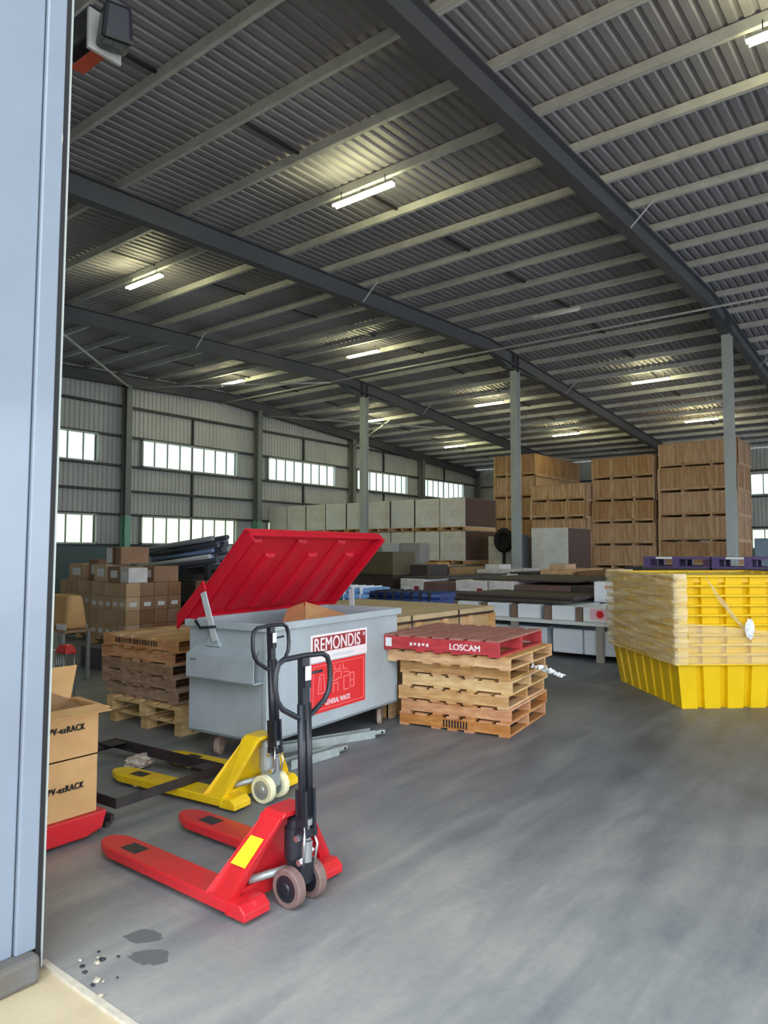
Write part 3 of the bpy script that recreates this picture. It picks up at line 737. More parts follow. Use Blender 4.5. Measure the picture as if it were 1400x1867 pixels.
MB().bar((-.05, hy - .30, hz + .24), (-.05, .53, 1.00), .012, .06).build('stay_arm', mat('pale stay arm', (196, 206, 208), .4, .1), bn)
MB().bar((LB + .05, hy - .36, hz + .18), (LB + .05, .60, 1.02), .012, .06).build('stay_arm', MATS['pale stay arm'], bn)
MB().tube([(-.06, .52, 1.12), (-.06, .70, 1.10), (-.06, .76, 1.16)], .012, 8).build('arm_latch', blk_m, bn)
# signs on the long side (facing -y)
sg_ = MB().box(.56, 1.42, -.004, -.001, .775, 1.015).build('name_board', signw_m, bn)
MB().box(.585, 1.395, -.006, -.004, .86, .995).build('board_field', signd_m, sg_)
text('REMONDIS', .168, signw_m, sg_, (.595, -.008, .868), RX, sx=.83, heavy=.003, spacing=1.04, ext=.001)
text('®', .05, signw_m, sg_, (1.345, -.008, .945), RX, ext=.001)
text('WORKING FOR THE FUTURE', .034, mat('sign grey', (150, 150, 150), .6), sg_, (.84, -.006, .80), RX, ext=.001) if False else None
MB().box(.86, 1.2, -.0055, -.004, .800, .825).build('faded_line', mat('faded sign grey', (214, 218, 222), .6), sg_)
s2 = MB().box(.56, 1.39, -.0045, -.001, .33, .765).build('waste_sign', sign_m, bn)
mb = MB()
def ln2(pts, wd=.008):
    for (a, b), (c, d) in zip(pts, pts[1:]):
        mb.bar((a, -.0058, b), (c, -.0058, d), .002 if abs(a - c) < .001 and 0 else wd, wd)
ln2([(.59, .36), (1.36, .36), (1.36, .74), (.59, .74), (.59, .36)], .005)
ln2([(.66, .50), (.68, .66), (.74, .66), (.76, .50), (.66, .50)]); ln2([(.70, .52), (.70, .64)], .005)
ln2([(.86, .58), (.90, .66), (1.0, .66), (1.0, .60), (.86, .58)]); ln2([(.90, .72), (.90, .68), (.98, .68), (.98, .72)]); ln2([(1.03, .72), (1.03, .67), (1.09, .67)])
ln2([(.88, .48), (.88, .56), (.95, .56), (.95, .48)]); ln2([(1.04, .64), (1.12, .64), (1.12, .60), (1.04, .60), (1.04, .48), (1.12, .48)])
ln2([(1.14, .49), (1.14, .62), (1.20, .62), (1.20, .49), (1.14, .49)]); ln2([(1.14, .55), (1.20, .55)])
mb.build('pictogram', mat('sign pale red', (240, 130, 130), .6), s2)
text('GENERAL WASTE', .066, signw_m, s2, (.76, -.0065, .385), RX, sx=.74, heavy=.0012, ext=.0008)
# cardboard sheets sticking out of the bin
t = thing('cardboard_sheet', 'folded brown cardboard sheets poking out of the grey bin', 'cardboard', (4.0, 4.31, 0), BR)
mb = MB(); mb.quad((.55, .05, 1.17), (1.62, .10, 1.06), (1.50, .50, 1.16), (1.12, .52, 1.26)); mb.build('sheet', card_m, t).modifiers.new('s', 'SOLIDIFY').thickness = .008
mb = MB(); mb.quad((.57, .06, 1.165), (1.11, .53, 1.255), (.98, .62, 1.20), (.20, .10, .98)); mb.build('sheet', card_m, t).modifiers.new('s', 'SOLIDIFY').thickness = .008

# ================================================================ PALLETS
def stringer_pallet(label, loc, rz, m, mt=None, lx=1.16, ly=1.16, hh=.128, group=None, cat='pallet'):
    # stringers run along local y; deck boards run along local x
    t = thing('timber_pallet', label, cat, loc, rz, group); mt = mt or m; tb = .018
    for xx in (0, lx / 2 - .02, lx - .04): MB().box(xx, xx + .04, 0, ly, tb, hh - tb).build('stringer', m, t)
    n = 7; wd = .125
    for k in range(n):
        y0 = (ly - wd) * k / (n - 1); MB().box(-.002, lx + .002, y0, y0 + wd, hh - tb, hh).build('deck_board', mt, t)
    for k in (0, 2, 3, 4, 6):
        y0 = (ly - .1) * k / 6; MB().box(-.002, lx + .002, y0, y0 + .1, 0, tb).build('bottom_board', m, t)
    return t
def block_pallet(label, loc, rz, m, lx=1.15, ly=1.15, group=None):
    t = thing('timber_pallet', label, 'pallet', loc, rz, group); b = .10
    for yy in (0, (ly - b) / 2, ly - b):
        for xx in (0, (lx - .12) / 2, lx - .12): MB().box(xx, xx + .12, yy, yy + b, .02, .105).build('block', m, t)
    for yy in (0, (ly - b) / 2, ly - b): MB().box(0, lx, yy, yy + b, 0, .02).build('bottom_board', m, t)
    for xx in (0, (lx - .12) / 2, lx - .12): MB().box(xx, xx + .1, 0, ly, .105, .125).build('lead_board', m, t)
    for k in range(6):
        y0 = (ly - .12) * k / 5; MB().box(0, lx, y0, y0 + .12, .125, .143).build('deck_board', m, t)
    return t
# left stack
G1 = 'pallets stacked left of the grey bin'
z = 0
bp = block_pallet('lowest pale block pallet, bottom of the stack left of the bin', (4.24, 5.73, z), .03, woodp_m, group=G1); z += .144
dup(bp, (4.19, 5.66, z), .06, 'second pale block pallet from the floor, left of the bin'); z += .144
names = [('dark brown weathered pallet just above the two pale block pallets', woodg_m, (4.22, 5.80, .02)), ('brown pallet with a reddish mark, third from the top of the left stack... ', woodg_m, (4.20, 5.82, .03)),
         ('greyish weathered pallet under the two orange ones, left stack', woodg_m, (4.18, 5.84, .01)), ('orange pallet second from the top of the left stack', woodo_m, (4.19, 5.82, .03)),
         ('topmost orange pallet with stencilled edge, left stack', woodo_m, (4.17, 5.74, .04))]
names[1] = ('weathered brown pallet in the middle of the left stack', woodg_m, (4.20, 5.82, .03))
for lb, m, (px, py, rz) in names:
    pl = stringer_pallet(lb, (px, py, z), rz, m, woodg_m if m is woodg_m else wood_m, hh=.124, group=G1); z += .124
mb = MB(); random.seed(5)
yy = .28
while yy < .95:
    wd = random.uniform(.008, .02); mb.box(-.0035, -.002, yy, yy + wd, .045, .095); yy += wd + random.uniform(.008, .02)
mb.build('stencil_mark', ink_m, pl)
# right stack
G2 = 'pallets stacked in the centre beside the crate'
z = 0; p0 = None
cols2 = [woodo_m, woodo_m, wood_m, woodp_m, wood_m]
labs2 = ['bottom pallet with a dark stencil, in the stack under the red pallet', 'second pallet from the floor under the red pallet', 'third pallet from the floor under the red pallet',
         'palest pallet, fourth from the floor under the red pallet', 'fifth pallet from the floor under the red pallet, grey edge']
R2 = math.radians(8.5)
c_, s_ = math.cos(R2), math.sin(R2)
base = Vector((6.10, 3.27, 0))
for k in range(5):
    j = (.0, .012, -.008, .02, .005)[k]
    pl = stringer_pallet(labs2[k], (base.x + j, base.y - j, z), R2, cols2[k], hh=.13, group=G2); z += .13
    if k == 0:
        mb = MB()
        for q in range(9): mb.box(-.0035, -.002, .42 + q * .03, .436 + q * .03, .03, .10)
        mb.build('stencil_mark', ink_m, pl)
stringer_pallet('overhanging pallet directly beneath the red pallet', (base.x - .16, base.y - .10, z), R2 - .03, wood_m, lx=1.22, ly=1.30, hh=.12, group=G2); z += .12
rp = stringer_pallet('red painted pallet with white lettering on top of the centre stack', (base.x - .22, base.y - .02, z), R2 - .02, redp_m, redtop_m, lx=1.24, ly=1.24, hh=.155); zred = z; z += .155
lt = text('LOSCAM', .082, signw_m, rp, (-.0025, .50, .045), RNX, sx=1.0, heavy=.002, ext=.001)
MB().box(-.004, -.002, 1.13, 1.20, .035, .12).build('label_plate', label_m, rp)
mb = MB(); 
for q in range(5): mb.box(-.0035, -.002, .72 + q * .045, .745 + q * .045, .055 + .008 * (q % 2), .085)
mb.build('worn_mark', wht_m, rp)
# scrap of film hanging out of the stack
random.seed(11)
bm = bmesh.new(); bmesh.ops.create_grid(bm, x_segments=14, y_segments=8, size=.5)
for v in bm.verts:
    v.co.z = random.uniform(-.03, .03) + .02; v.co.x *= .42; v.co.y *= .12; v.co.z -= abs(v.co.x + .2) * .22
me = bpy.data.meshes.new('plastic_scrap'); bm.to_mesh(me); bm.free(); me.materials.append(mat('white film scrap', (226, 230, 234), .25))
o = bpy.data.objects.new('plastic_scrap', me); col.objects.link(o); o.location = (6.62, 3.10, .60); o.rotation_euler = (.1, .1, -.2)
tag(o, 'white plastic film scrap hanging out of the centre pallet stack', 'plastic scrap')

# ================================================================ LONG PLYWOOD CRATE behind the bin
t = thing('shipping_crate', 'long pale timber shipping crate between the grey bin and the red pallet', 'crate', (6.10, 4.68, 0), math.radians(0))
MB().box(0, 2.15, 0, 2.2, .12, .96).build('crate_panel', ply_m, t)
MB().box(-.04, 2.19, -.04, 2.24, .985, 1.04).build('crate_lid', mat('crate lid board', (200, 176, 134), .75, c2=(178, 158, 124), scale=4), t)
MB().box(-.035, 2.185, -.035, 2.235, .955, .985).build('lid_shadow_strip', mat('lid gap shade', (60, 44, 34), .8), t)  # dark strip painting the shade under the lid edge
for yy in (-.02, .62, 1.24, 1.86, 2.16): MB().box(-.05, -.0, yy, yy + .10, 0, .96).build('crate_post', wood_m, t)
for xx in (-.05, .42, .98, 1.54, 2.10): MB().box(xx, xx + .10, -.05, 0, 0, .96).build('crate_post', wood_m, t)
MB().box(-.03, 2.2, -.035, 0, .52, .62).build('crate_rail', ply_m, t); MB().box(-.035, 0, 0, 2.2, .52, .62).build('crate_rail', ply_m, t)
for yy in (.0, 1.05, 2.1): MB().box(0, 2.15, yy, yy + .1, 0, .12).build('crate_runner', wood_m, t)
for xx in (.33, 1.3): MB().box(xx, xx + .02, -.055, -.05, 0, 1.045).build('steel_band', strap_m, t)
MB().box(.30, .44, -.053, -.05, .78, .92).build('crate_label', label_m, t)

# ================================================================ YELLOW SPILL PALLETS
YC = Vector((8.27, 2.36)); e2 = Vector((.66, -.75)).normalized(); e1 = Vector((.75, .66)).normalized()
YRZ = math.atan2(e1.y, e1.x)
LX, LY = 1.95, 1.95      # local x = e1 (away-left face), local -y = e2 side
def rib_ring(h, rimz, taper, n1, n2, depth, r0):
    pass
def spill_outline(lx, ly, ins, nx, ny, dep):
    pts = []
    def side(a, b, n, nrm):
        a = Vector(a); b = Vector(b); d = b - a; u = d.normalized()
        m = n * 2 + 1; 
        for k in range(m):
            pp = 1.0 / (n + .68); i_ = k // 2; f0 = i_ * pp + (0 if k % 2 == 0 else .68 * pp); f1 = i_ * pp + (.68 * pp if k % 2 == 0 else pp); o = 0 if k % 2 == 0 else dep
            # wide ribs, narrow slots
            pts.append(tuple(a + d * f0 + nrm * o + u * (.012 if o else 0))); pts.append(tuple(a + d * f1 + nrm * o - u * (.012 if o else 0)))
    x0, x1, y0, y1 = ins, lx - ins, -ly + ins, -ins
    side((x1, y0), (x1, y1), ny, Vector((-1, 0))); side((x1, y1), (x0, y1), nx, Vector((0, -1))); side((x0, y1), (x0, y0), ny, Vector((1, 0))); side((x0, y0), (x1, y0), nx, Vector((0, 1)))
    q = []
    for p in pts:
        if not q or (abs(p[0] - q[-1][0]) + abs(p[1] - q[-1][1])) > 1e-5: q.append(p)
    return q
def spill_pallet(label, z, base_h, rot=0.0, off=(0, 0)):
    # local frame: x along e1, y along -e2... origin at the near corner
    t = thing('spill_pallet', label, 'spill pallet', (YC.x + off[0], YC.y + off[1], z), YRZ + rot, 'yellow spill pallets nested in one stack')
    mb = MB(); H = .50
    lo = spill_outline(LX, LY, .10, 7, 6, .06); hi = spill_outline(LX, LY, .03, 7, 6, .045)
    A = [mb.v((p[0], p[1], 0)) for p in lo]; B = [mb.v((p[0], p[1], H)) for p in hi]; n = len(A)
    for i in range(n): mb.f([A[i], A[(i + 1) % n], B[(i + 1) % n], B[i]])
    if base_h: mb.f(A[::-1])
    w_ = mb.build('ribbed_wall', bw_m, t)
    s = w_.modifiers.new('solid', 'SOLIDIFY'); s.thickness = .005; s.offset = -1
    mb = MB(); o = .012
    for (x0, x1, y0, y1) in ((-o, LX + o, -.05, o), (-o, LX + o, -LY - o, -LY + .05), (-o, .05, -LY + .05, -.05), (LX - .05, LX + o, -LY + .05, -.05)):
        mb.box(x0, x1, y0, y1, H - .012, H + .012)
    mb.build('rim', bw_m, t, bevel=.006)
    # local -y must go along e2
    return t
ords = ['lowest', 'second from the bottom', 'third from the bottom', 'fourth from the bottom', 'fifth from the bottom', 'fifth from the top', 'fourth from the top', 'third from the top', 'second from the top', 'topmost']
sp0 = None
for k in range(10):
    lb = ords[k] + ' yellow spill pallet in the nested stack at right'
    if k == 0: sp0 = spill_pallet(lb, 0.0, True); sp0['label'] = 'lowest yellow spill pallet, its ribbed walls showing down to the floor'
    elif k == 1: sp1 = spill_pallet(lb, .108, False)
    else: dup(sp1, (YC.x + random.uniform(-.006, .006), YC.y + random.uniform(-.006, .006), .108 * k), YRZ, lb)
# grate deck in the topmost pallet
t = thing('deck_grate', 'yellow grate deck lying in the topmost spill pallet', 'grate', (YC.x, YC.y, 1.40), YRZ)
mb = MB(); mb.box(.06, LX - .06, -LY + .06, -.06, 0, .06); mb.build('grate_plate', bw_m, t)
# stretch film round the left face and the near corner
mb = MB(); random.seed(21)
path = [(LX + .04, -.35), (LX + .035, .035), (LX * .75, .045), (LX * .5, .04), (LX * .25, .045), (-.035, .035), (-.04, -.05), (-.035, -.12)]
fine_p = []
for (a, b), (c, d) in zip(path, path[1:]):
    for k in range(10): f = k / 10; fine_p.append((a + (c - a) * f, b + (d - b) * f))
fine_p.append(path[-1]); nz = 30; grid = []
for i, (a, b) in enumerate(fine_p):
    rowv = []; fr = i / (len(fine_p) - 1)
    for k in range(nz + 1):
        z = .505 + (1.50 - .505) * k / nz - .0
        if fr > .9: z = .505 + (1.50 - .505) * k / nz
        wv = .012 * math.sin(z * 38 + a * 5 + b * 9) + .008 * math.sin(z * 75 - a * 11)
        nx_ = -1 if a < 0 else 0; ny_ = 1 if b > 0 else 0
        rowv.append(mb.v((a + nx_ * wv, b + ny_ * wv, z)))
    grid.append(rowv)
for A, B in zip(grid, grid[1:]):
    for k in range(nz):
        q = mb.f([A[k], B[k], B[k + 1], A[k + 1]])
        if q: q.smooth = True
t = thing('stretch_film', 'creased clear stretch film wrapped round the left of the yellow spill pallets', 'plastic film', (YC.x, YC.y, 0), YRZ)
mb.build('film_sheet', film_m, t)
# loose diagonal tail of film on the near face, gathered into a knot
mb = MB(); rows = []
for i in range(25):
    f = i / 24; yc = -.40 - f * .42; zc = 1.33 - f * .52; hw = .15 * (1 - f * .6)
    rows.append([mb.v((-.035 - .02 * math.sin(k * 1.7 + i * .6) - .01, yc + (k / 8 - .5) * hw * 1.1, zc + (k / 8 - .5) * hw * 2.0)) for k in range(9)])
for A, B in zip(rows, rows[1:]):
    for k in range(8):
        q = mb.f([A[k], B[k], B[k + 1], A[k + 1]])
        if q: q.smooth = True
mb.build('film_tail', film_m, t)
mb = MB(); rows = []
for i in range(20):
    f = i / 19; rows.append([mb.v((-.04 - .012 * math.sin(k * 2 + i), -.12 - f * (LY - .14), .51 + k * (.075 - .03 * f))) for k in range(7)])
for A, B in zip(rows, rows[1:]):
    for k in range(6):
        q = mb.f([A[k], B[k], B[k + 1], A[k + 1]])
        if q: q.smooth = True
mb.build('film_band', thinfilm_m, t)
bm = bmesh.new(); bmesh.ops.create_icosphere(bm, subdivisions=3, radius=1); random.seed(2)
for v in bm.verts:
    v.co *= 1 + random.uniform(-.18, .18); v.co = Vector((v.co.x * .03, v.co.y * .05, v.co.z * .11))
me = bpy.data.meshes.new('film_knot'); bm.to_mesh(me); bm.free(); me.materials.append(MATS['white film scrap'])
o = bpy.data.objects.new('film_knot', me); col.objects.link(o); o.parent = t; o.location = (-.075, -.80, .90)

# ================================================================ TIMBER CRATES at the far end
def crate_proto(lx, ly, h):
    # front face towards -x spans y; origin at the near (x0, y0) corner on the ground
    t = thing('timber_crate', 'x', 'crate', (0, 0, 0), 0); rh = .13
    MB().box(.03, lx - .03, .03, ly - .03, rh, h - .03).build('planking', crate_m, t)
    mb = MB()
    n = int(ly / .17)
    for k in range(1, n): mb.box(.024, .03, k * ly / n - .004, k * ly / n + .004, rh, h - .03)
    n = int(lx / .17)
    for k in range(1, n): mb.box(k * lx / n - .004, k * lx / n + .004, .024, .03, rh, h - .03)
    mb.build('plank_joint', mat('plank joint', (132, 100, 74), .9), t)
    for yy in (0, ly * .315, ly * .665, ly - .09): MB().box(.0, .03, yy, yy + .09, .0, h - .0).build('batten', crateb_m, t)
    for xx in (0.0, lx * .5, lx - .09): MB().box(xx, xx + .09, 0, .03, .0, h).build('batten', crateb_m, t)
    MB().box(.0, .029, .09, ly - .09, rh, rh + .05).build('rail', crateb_m, t)
    MB().box(0, lx, 0, ly, h - .03, h).build('crate_top', crateb_m, t)
    MB().box(.04, lx, .04, ly - .03, rh - .03, rh).build('crate_floor', crateb_m, t)
    for yy in (0, ly * .315, ly * .665, ly - .09): MB().box(.03, lx, yy, yy + .09, 0, rh - .03).build('runner', crateb_m, t)
    return t
nth = ['lowest', 'second from the floor', 'third from the floor', 'fourth from the floor', 'fifth from the floor', 'sixth from the floor']
def stack(x, y, lx, ly, h, n, place, group, jit=.04, top=None):
    p = None
    for k in range(n):
        lb = 'timber crate, %s in %s' % ('topmost' if k == n - 1 else nth[k], place)
        loc = (x + random.uniform(-jit, jit), y + random.uniform(-jit, jit), k * h)
        if p is None: p = crate_proto(lx, ly, h); p.location = loc; p['label'] = lb; p['group'] = group
        else: dup(p, loc, random.uniform(-.006, .006), lb)
random.seed(9)
stack(32.0, 6.55, 2.5, 3.2, 1.07, 6, 'the tallest stack behind the rightmost column', 'crates in the tallest stack')
stack(31.9, 9.86, 2.5, 2.85, 1.0, 6, 'the stack left of the tallest one', 'crates in the second crate stack')
stack(31.2, 12.75, 2.4, 2.72, .81, 6, 'the low stack at the middle of the crates', 'crates in the low middle stack')
stack(33.3, 16.2, 5.6, 2.4, 1.12, 6, 'the leftmost stack, beside the film-wrapped pallets', 'crates in the leftmost crate stack')

# ================================================================ FILM-WRAPPED PALLET WALL
def wrapped(label, loc, dx, dy, h, group=None, front=wrapbox_m, name='wrapped_pallet'):
    t = thing(name, label, 'wrapped pallet', loc, 0, group)
    MB().box(0.012, dx, 0, dy, .14, h).build('wrapped_load', front, t, bevel=.02)
    mb = MB()
    for yy in (0, dy / 2 - .05, dy - .1): mb.box(0, dx, yy, yy + .1, .0, .12)
    mb.box(0, dx, 0, dy, .12, .14); mb.box(0, .1, 0, dy, 0, .02); mb.build('pallet_base', wood_m, t)
    MB().box(.02, dx, -.012, 0, .16, h - .01).build('shaded_side', wrapshade_m, t)  # thin dark layer painting the shaded -y side
    return t
rows_ = ['bottom row', 'middle row', 'top row']; cn = ['first', 'second', 'third', 'fourth', 'fifth', 'sixth', 'seventh', 'eighth', 'ninth']
wp = None
for j in range(3):
    for i in range(9):
        lb = 'film-wrapped pallet of cartons, %s from the crate end, %s of the long wrapped wall' % (cn[i], rows_[j])
        loc = (22.72 + random.uniform(-.03, .03), 13.9 + i * 1.17, j * 1.26)
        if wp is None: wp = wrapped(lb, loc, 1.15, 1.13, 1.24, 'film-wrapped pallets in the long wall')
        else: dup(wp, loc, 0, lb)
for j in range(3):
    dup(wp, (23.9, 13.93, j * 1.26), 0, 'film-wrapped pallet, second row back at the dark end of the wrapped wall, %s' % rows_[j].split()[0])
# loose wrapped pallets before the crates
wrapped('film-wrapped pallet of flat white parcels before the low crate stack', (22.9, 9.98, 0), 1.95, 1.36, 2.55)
wrapped('small film-wrapped pallet of white parcels half behind the centre-right column', (23.6, 12.15, 0), 1.1, 1.3, 2.3)
# black coil on the crate side, dark machine
t = thing('hose_coil', 'round black hose coil beside the centre-right column', 'hose', (23.3, 12.62, 2.15), 0)
MB().tube([(0, .28 * math.cos(a * PI / 12), .34 * math.sin(a * PI / 12)) for a in range(24)], .12, 10, closed=True).build('coil', rubber_m, t)
MB().disc((0, 0, 0), 0, 0, [(-.03, 0), (-.03, .25), (.03, .25), (.03, 0)], 20).build('coil_core', rubber_m, t)
MB().box(-.03, .03, -.05, .05, -2.15, -.3).build('coil_stand', strap_m, t)
t = thing('machine_cover', 'dark grey rounded machine cover right of the centre-right column', 'machine', (22.45, 11.42, 0), 0)
E2 = MB().box(0, .7, 0, .42, .1, 2.35, top=(.06, .06)).build('cover_body', mat('dark grey cover', (72, 76, 82), .5), t, bevel=.08, seg=3)
MB().box(.0, .7, .0, .42, 0, .1).build('cover_base', wood_m, t)

# ================================================================ RACKED PACKS in the middle
def pack(name, label, x, y, z, lx, ly, h, m, endm=None, cat='package', group=None, straps=2):
    t = thing(name, label, cat, (x, y, z), 0, group)
    MB().box(.0, lx, 0, ly, 0, h).build('package_body', m, t, bevel=min(.012, h * .2))
    if endm: MB().box(-.012, 0, .012, ly - .012, .012, h - .012).build('end_cap', endm, t)
    for k in range(straps):
        xx = lx * (k + .5) / straps; MB().box(xx, xx + .03, -.004, ly + .004, -.0, h + .004).build('strap', strap_m, t)
    return t
wend = mat('white package end', (240, 244, 248), 0.5, c2=(226, 234, 242), scale=3, stretch=(1, 1, 3))
brn = mat('brown bearer', (128, 106, 92), .8, var=.15, scale=6)
# front row: two tiers on bearers, ends towards the doorway
xs = 11.1; edges = [(7.75, 8.3), (7.12, 7.64), (6.53, 6.96), (5.93, 6.35), (5.34, 5.76), (4.72, 5.14), (4.10, 4.60), (3.40, 3.98)]
for i, (a, b) in enumerate(edges):
    pack('wrapped_package', 'white-ended long package, %s from the left in the upper tier behind the red pallet' % cn[i], xs, a, .62, 4.2, b - a, .24, wrapw_m, wend, group='white-ended packages in the upper tier')
    pack('wrapped_package', 'white-ended long package, %s from the left in the floor tier behind the red pallet' % cn[i], xs + .12, a - .06, .08, 4.2, b - a + .1, .40, wrapw_m, wend, group='white-ended packages in the floor tier')
    if i < 7:
        o = tag(MB().box(0, .09, 0, .11, 0, .23).build('timber_bearer', brn), 'upright brown bearer between white packages, %s from the left' % cn[i], 'bearer', 'brown bearers between the white packages'); o.location = (xs - .03, edges[i + 1][1] + .005, .62)
o = tag(MB().box(-.12, .3, 0, 5.3, 0, .05).build('shelf_board', mat('white shelf board', (222, 226, 224), .6)), 'long white board under the upper tier of white packages', 'board'); o.location = (xs, 3.2, .57)
for i, yy in enumerate((4.26, 5.75, 7.2)):
    o = tag(MB().box(0, .1, 0, .1, 0, .57).build('rack_leg', mat('grey rack leg', (166, 160, 150), .7)), ['grey rack leg nearest the yellow pallets', 'grey rack leg behind the middle of the red pallet', 'grey rack leg hidden beside the plywood crate'][i], 'rack leg'); o.location = (xs - .08, yy, 0)
o = tag(MB().box(0, .5, 0, .012, 0, .0).build('red_label', sign_m), 'round red label on a white package near the yellow pallets', 'label') if False else None
t = thing('red_tag', 'pink paper with a red round mark on the white packages, near the yellow pallets', 'label', (xs - .02, 4.30, .66), 0)
MB().box(-.004, 0, -.13, .17, 0, .18).build('paper', mat('pink paper', (240, 196, 206), .6), t); MB().disc((-.008, .01, .09), 0, 0, [(-.002, 0), (-.002, .06), (.002, .06), (.002, 0)], 16).build('round_mark', sign_m, t)
# flat dark sheets on top of that row
for k, (a, b, dx) in enumerate(((5.0, 8.4, 0), (4.9, 7.2, .25))):
    o = tag(MB().box(0, 3.6, a, b, 0, .05).build('dark_sheet_stack', dark_m, bevel=.01), ['flat dark sheets lying on the white packages behind the red pallet', 'smaller stack of dark sheets lying on top of the flat dark sheets'][k], 'sheets'); o.location = (xs + .1 + dx, 0, .87 + .055 * k)
# second row, printed white cartons and brown boards
row2 = [(9.05, 9.66, 'w'), (8.22, 9.02, 'b'), (7.45, 8.2, 'w'), (6.85, 7.4, 'w'), (5.62, 6.8, 'b'), (4.9, 5.6, 'd'), (4.15, 4.86, 'g')]
r2l = ['white printed long carton at the left end of the second row, above the plywood crate', 'reddish brown package second from the left in the second row', 'white printed long carton in the second row left of the column foot',
       'white printed long carton in front of the foot of the centre-right column', 'wide dark grey package right of the column foot', 'dark package between the grey ones and the film-wrapped box', 'purplish dark package beside the yellow pallets']
cwhite = mat('white printed carton', (228, 224, 222), .6, c2=(204, 200, 200), scale=5); cbrown = mat('reddish brown board', (108, 84, 80), .75, var=.12, scale=4); cgrey = mat('dark grey board', (84, 82, 90), .75, var=.12, scale=4)
for (a, b, k), lb in zip(row2, r2l):
    m = {'w': cwhite, 'b': cbrown, 'd': dark_m, 'g': cgrey}[k]
    t = pack('long_carton', lb, 13.0, a, .30, 4.5, b - a, .78 if k != 'w' else .84, m, cwhite if k == 'w' else None, cat='carton')
    MB().box(.05, 4.4, .03, b - a - .03, -.30, 0).build('support_bearer', brn, t)
    if k == 'w':
        MB().box(-.016, -.012, .10, .22, .55, .68).build('print', signd_m, t); MB().box(-.016, -.012, (b - a) * .5, (b - a) * .85, .45, .66).build('label', label_m, t)
t = pack('film_wrapped_box', 'film-wrapped pale box with a red stripe, left of the yellow pallets', 12.2, 4.05, .86, 1.0, .80, .36, wrapw_m, wend, cat='box')
MB().box(-.016, -.012, .1, .6, .26, .29).build('red_stripe', orange_m, t)
# flat dark tops
for k, (x, a, b, z) in enumerate(((13.1, 8.9, 9.7, 1.14), (13.2, 5.6, 7.9, 1.14), (14.0, 8.2, 9.0, 1.08), (13.6, 4.2, 5.5, 1.14))):
    o = tag(MB().box(0, 3.5, a, b, 0, .035).build('dark_cover_board', dark_m), ['dark board on the white carton above the plywood crate', 'long dark board lying over the white cartons at the column foot', 'dark board lying on the reddish brown package', 'dark board on the packages next to the yellow pallets'][k], 'board'); o.location = (x, 0, z)
# third row: assorted low goods between there and the crates
random.seed(33); pal = [cwhite, ctn_m, dark_m, ctnd_m, cgrey, cwhite, wood_m]
nm = ['white', 'brown', 'dark', 'dark brown', 'grey', 'white', 'pale timber']
spots = [(17.6, 5.6), (17.7, 6.6), (17.6, 7.6), (17.8, 8.6), (17.7, 9.6), (17.8, 10.6), (17.6, 11.6), (17.8, 12.5), (17.8, 13.5)]
HH = [random.uniform(.95, 1.12) for _ in spots]
for i, (x, y) in enumerate(spots):
    k = (i * 3) % 7; t = pack('goods_box', '%s low box in the far row before the crates, %s from the yellow pallets' % (nm[k], cn[i]), x, y, .18, 2.2, .86, HH[i], pal[k], cat='box', straps=1)
    MB().box(.05, 2.1, .05, .8, -.18, 0).build('support_bearer', brn, t)
    k2 = (k + 2) % 7
    if i % 2 == 0:
        o = tag(MB().box(0, .7, 0, .45, 0, .14).build('small_box', pal[k2], bevel=.01), 'small %s box on top of the %s low box in the far row' % (nm[k2], cn[i]), 'box'); o.location = (x + .1, y + .2, HH[i] + .18)
# olive box, electrical cabinets, column stub
o = thing('olive_cabinet', 'olive brown flat-fronted cabinet lying right of the raised red lid', 'cabinet', (13.5, 10.25, .0), 0)
MB().box(0, .9, 0, 1.35, 1.18, 1.74).build('cabinet_body', olive_m, o, bevel=.015); MB().box(-.015, 0, .06, 1.29, 1.22, 1.62).build('cabinet_door', olive_m, o, bevel=.01); MB().box(.05, .85, .05, 1.3, 0, 1.18).build('stand', dark_m, o)
o = thing('dark_crate', 'dark brown low crate right of the olive cabinet', 'crate', (14.2, 9.75, 0)); MB().box(0, .9, 0, 1.05, 1.14, 1.42).build('crate_body', dark_m, o, bevel=.01); MB().box(.05, .85, .05, 1.0, 0, 1.14).build('stand', brn, o)
for k, (px, wd, m, lb) in enumerate(((16.3, .85, wrapw_m, 'pale blue-white cabinet standing before the wrapped pallet wall'), (15.35, .85, mat('cabinet grey', (164, 164, 164), .5), 'grey louvred cabinet standing before the wrapped pallet wall'))):
    o = thing('metal_cabinet', lb, 'cabinet', (20.6, px - .9 + .0, 0)); MB().box(0, .6, 0, wd, 1.2, 2.05).build('cabinet_body', m, o, bevel=.02)
    MB().box(.02, .58, .02, wd - .02, 0, 1.2).build('cabinet_base', cwhite if k == 0 else cgrey, o)
    for q in range(5): MB().box(-.012, 0, .12 + q * .13, .17 + q * .13, 1.3, 1.6).build('louvre', MATS['cabinet grey'] if k else label_m, o)
o = thing('gas_cylinder', 'green-grey cylinder standing between the lid tip and the pale cabinet', 'cylinder', (19.0, 15.1, 0)); MB().disc((0, 0, 0), 2, 0, [(0, .19), (1.8, .19), (1.95, .12), (2.0, .05)], 20).build('cylinder_body', mat('green grey cylinder', (92, 118, 108), .5), o); MB().box(-.04, .04, -.04, .04, 2.0, 2.08).build('valve', chrome_m, o)
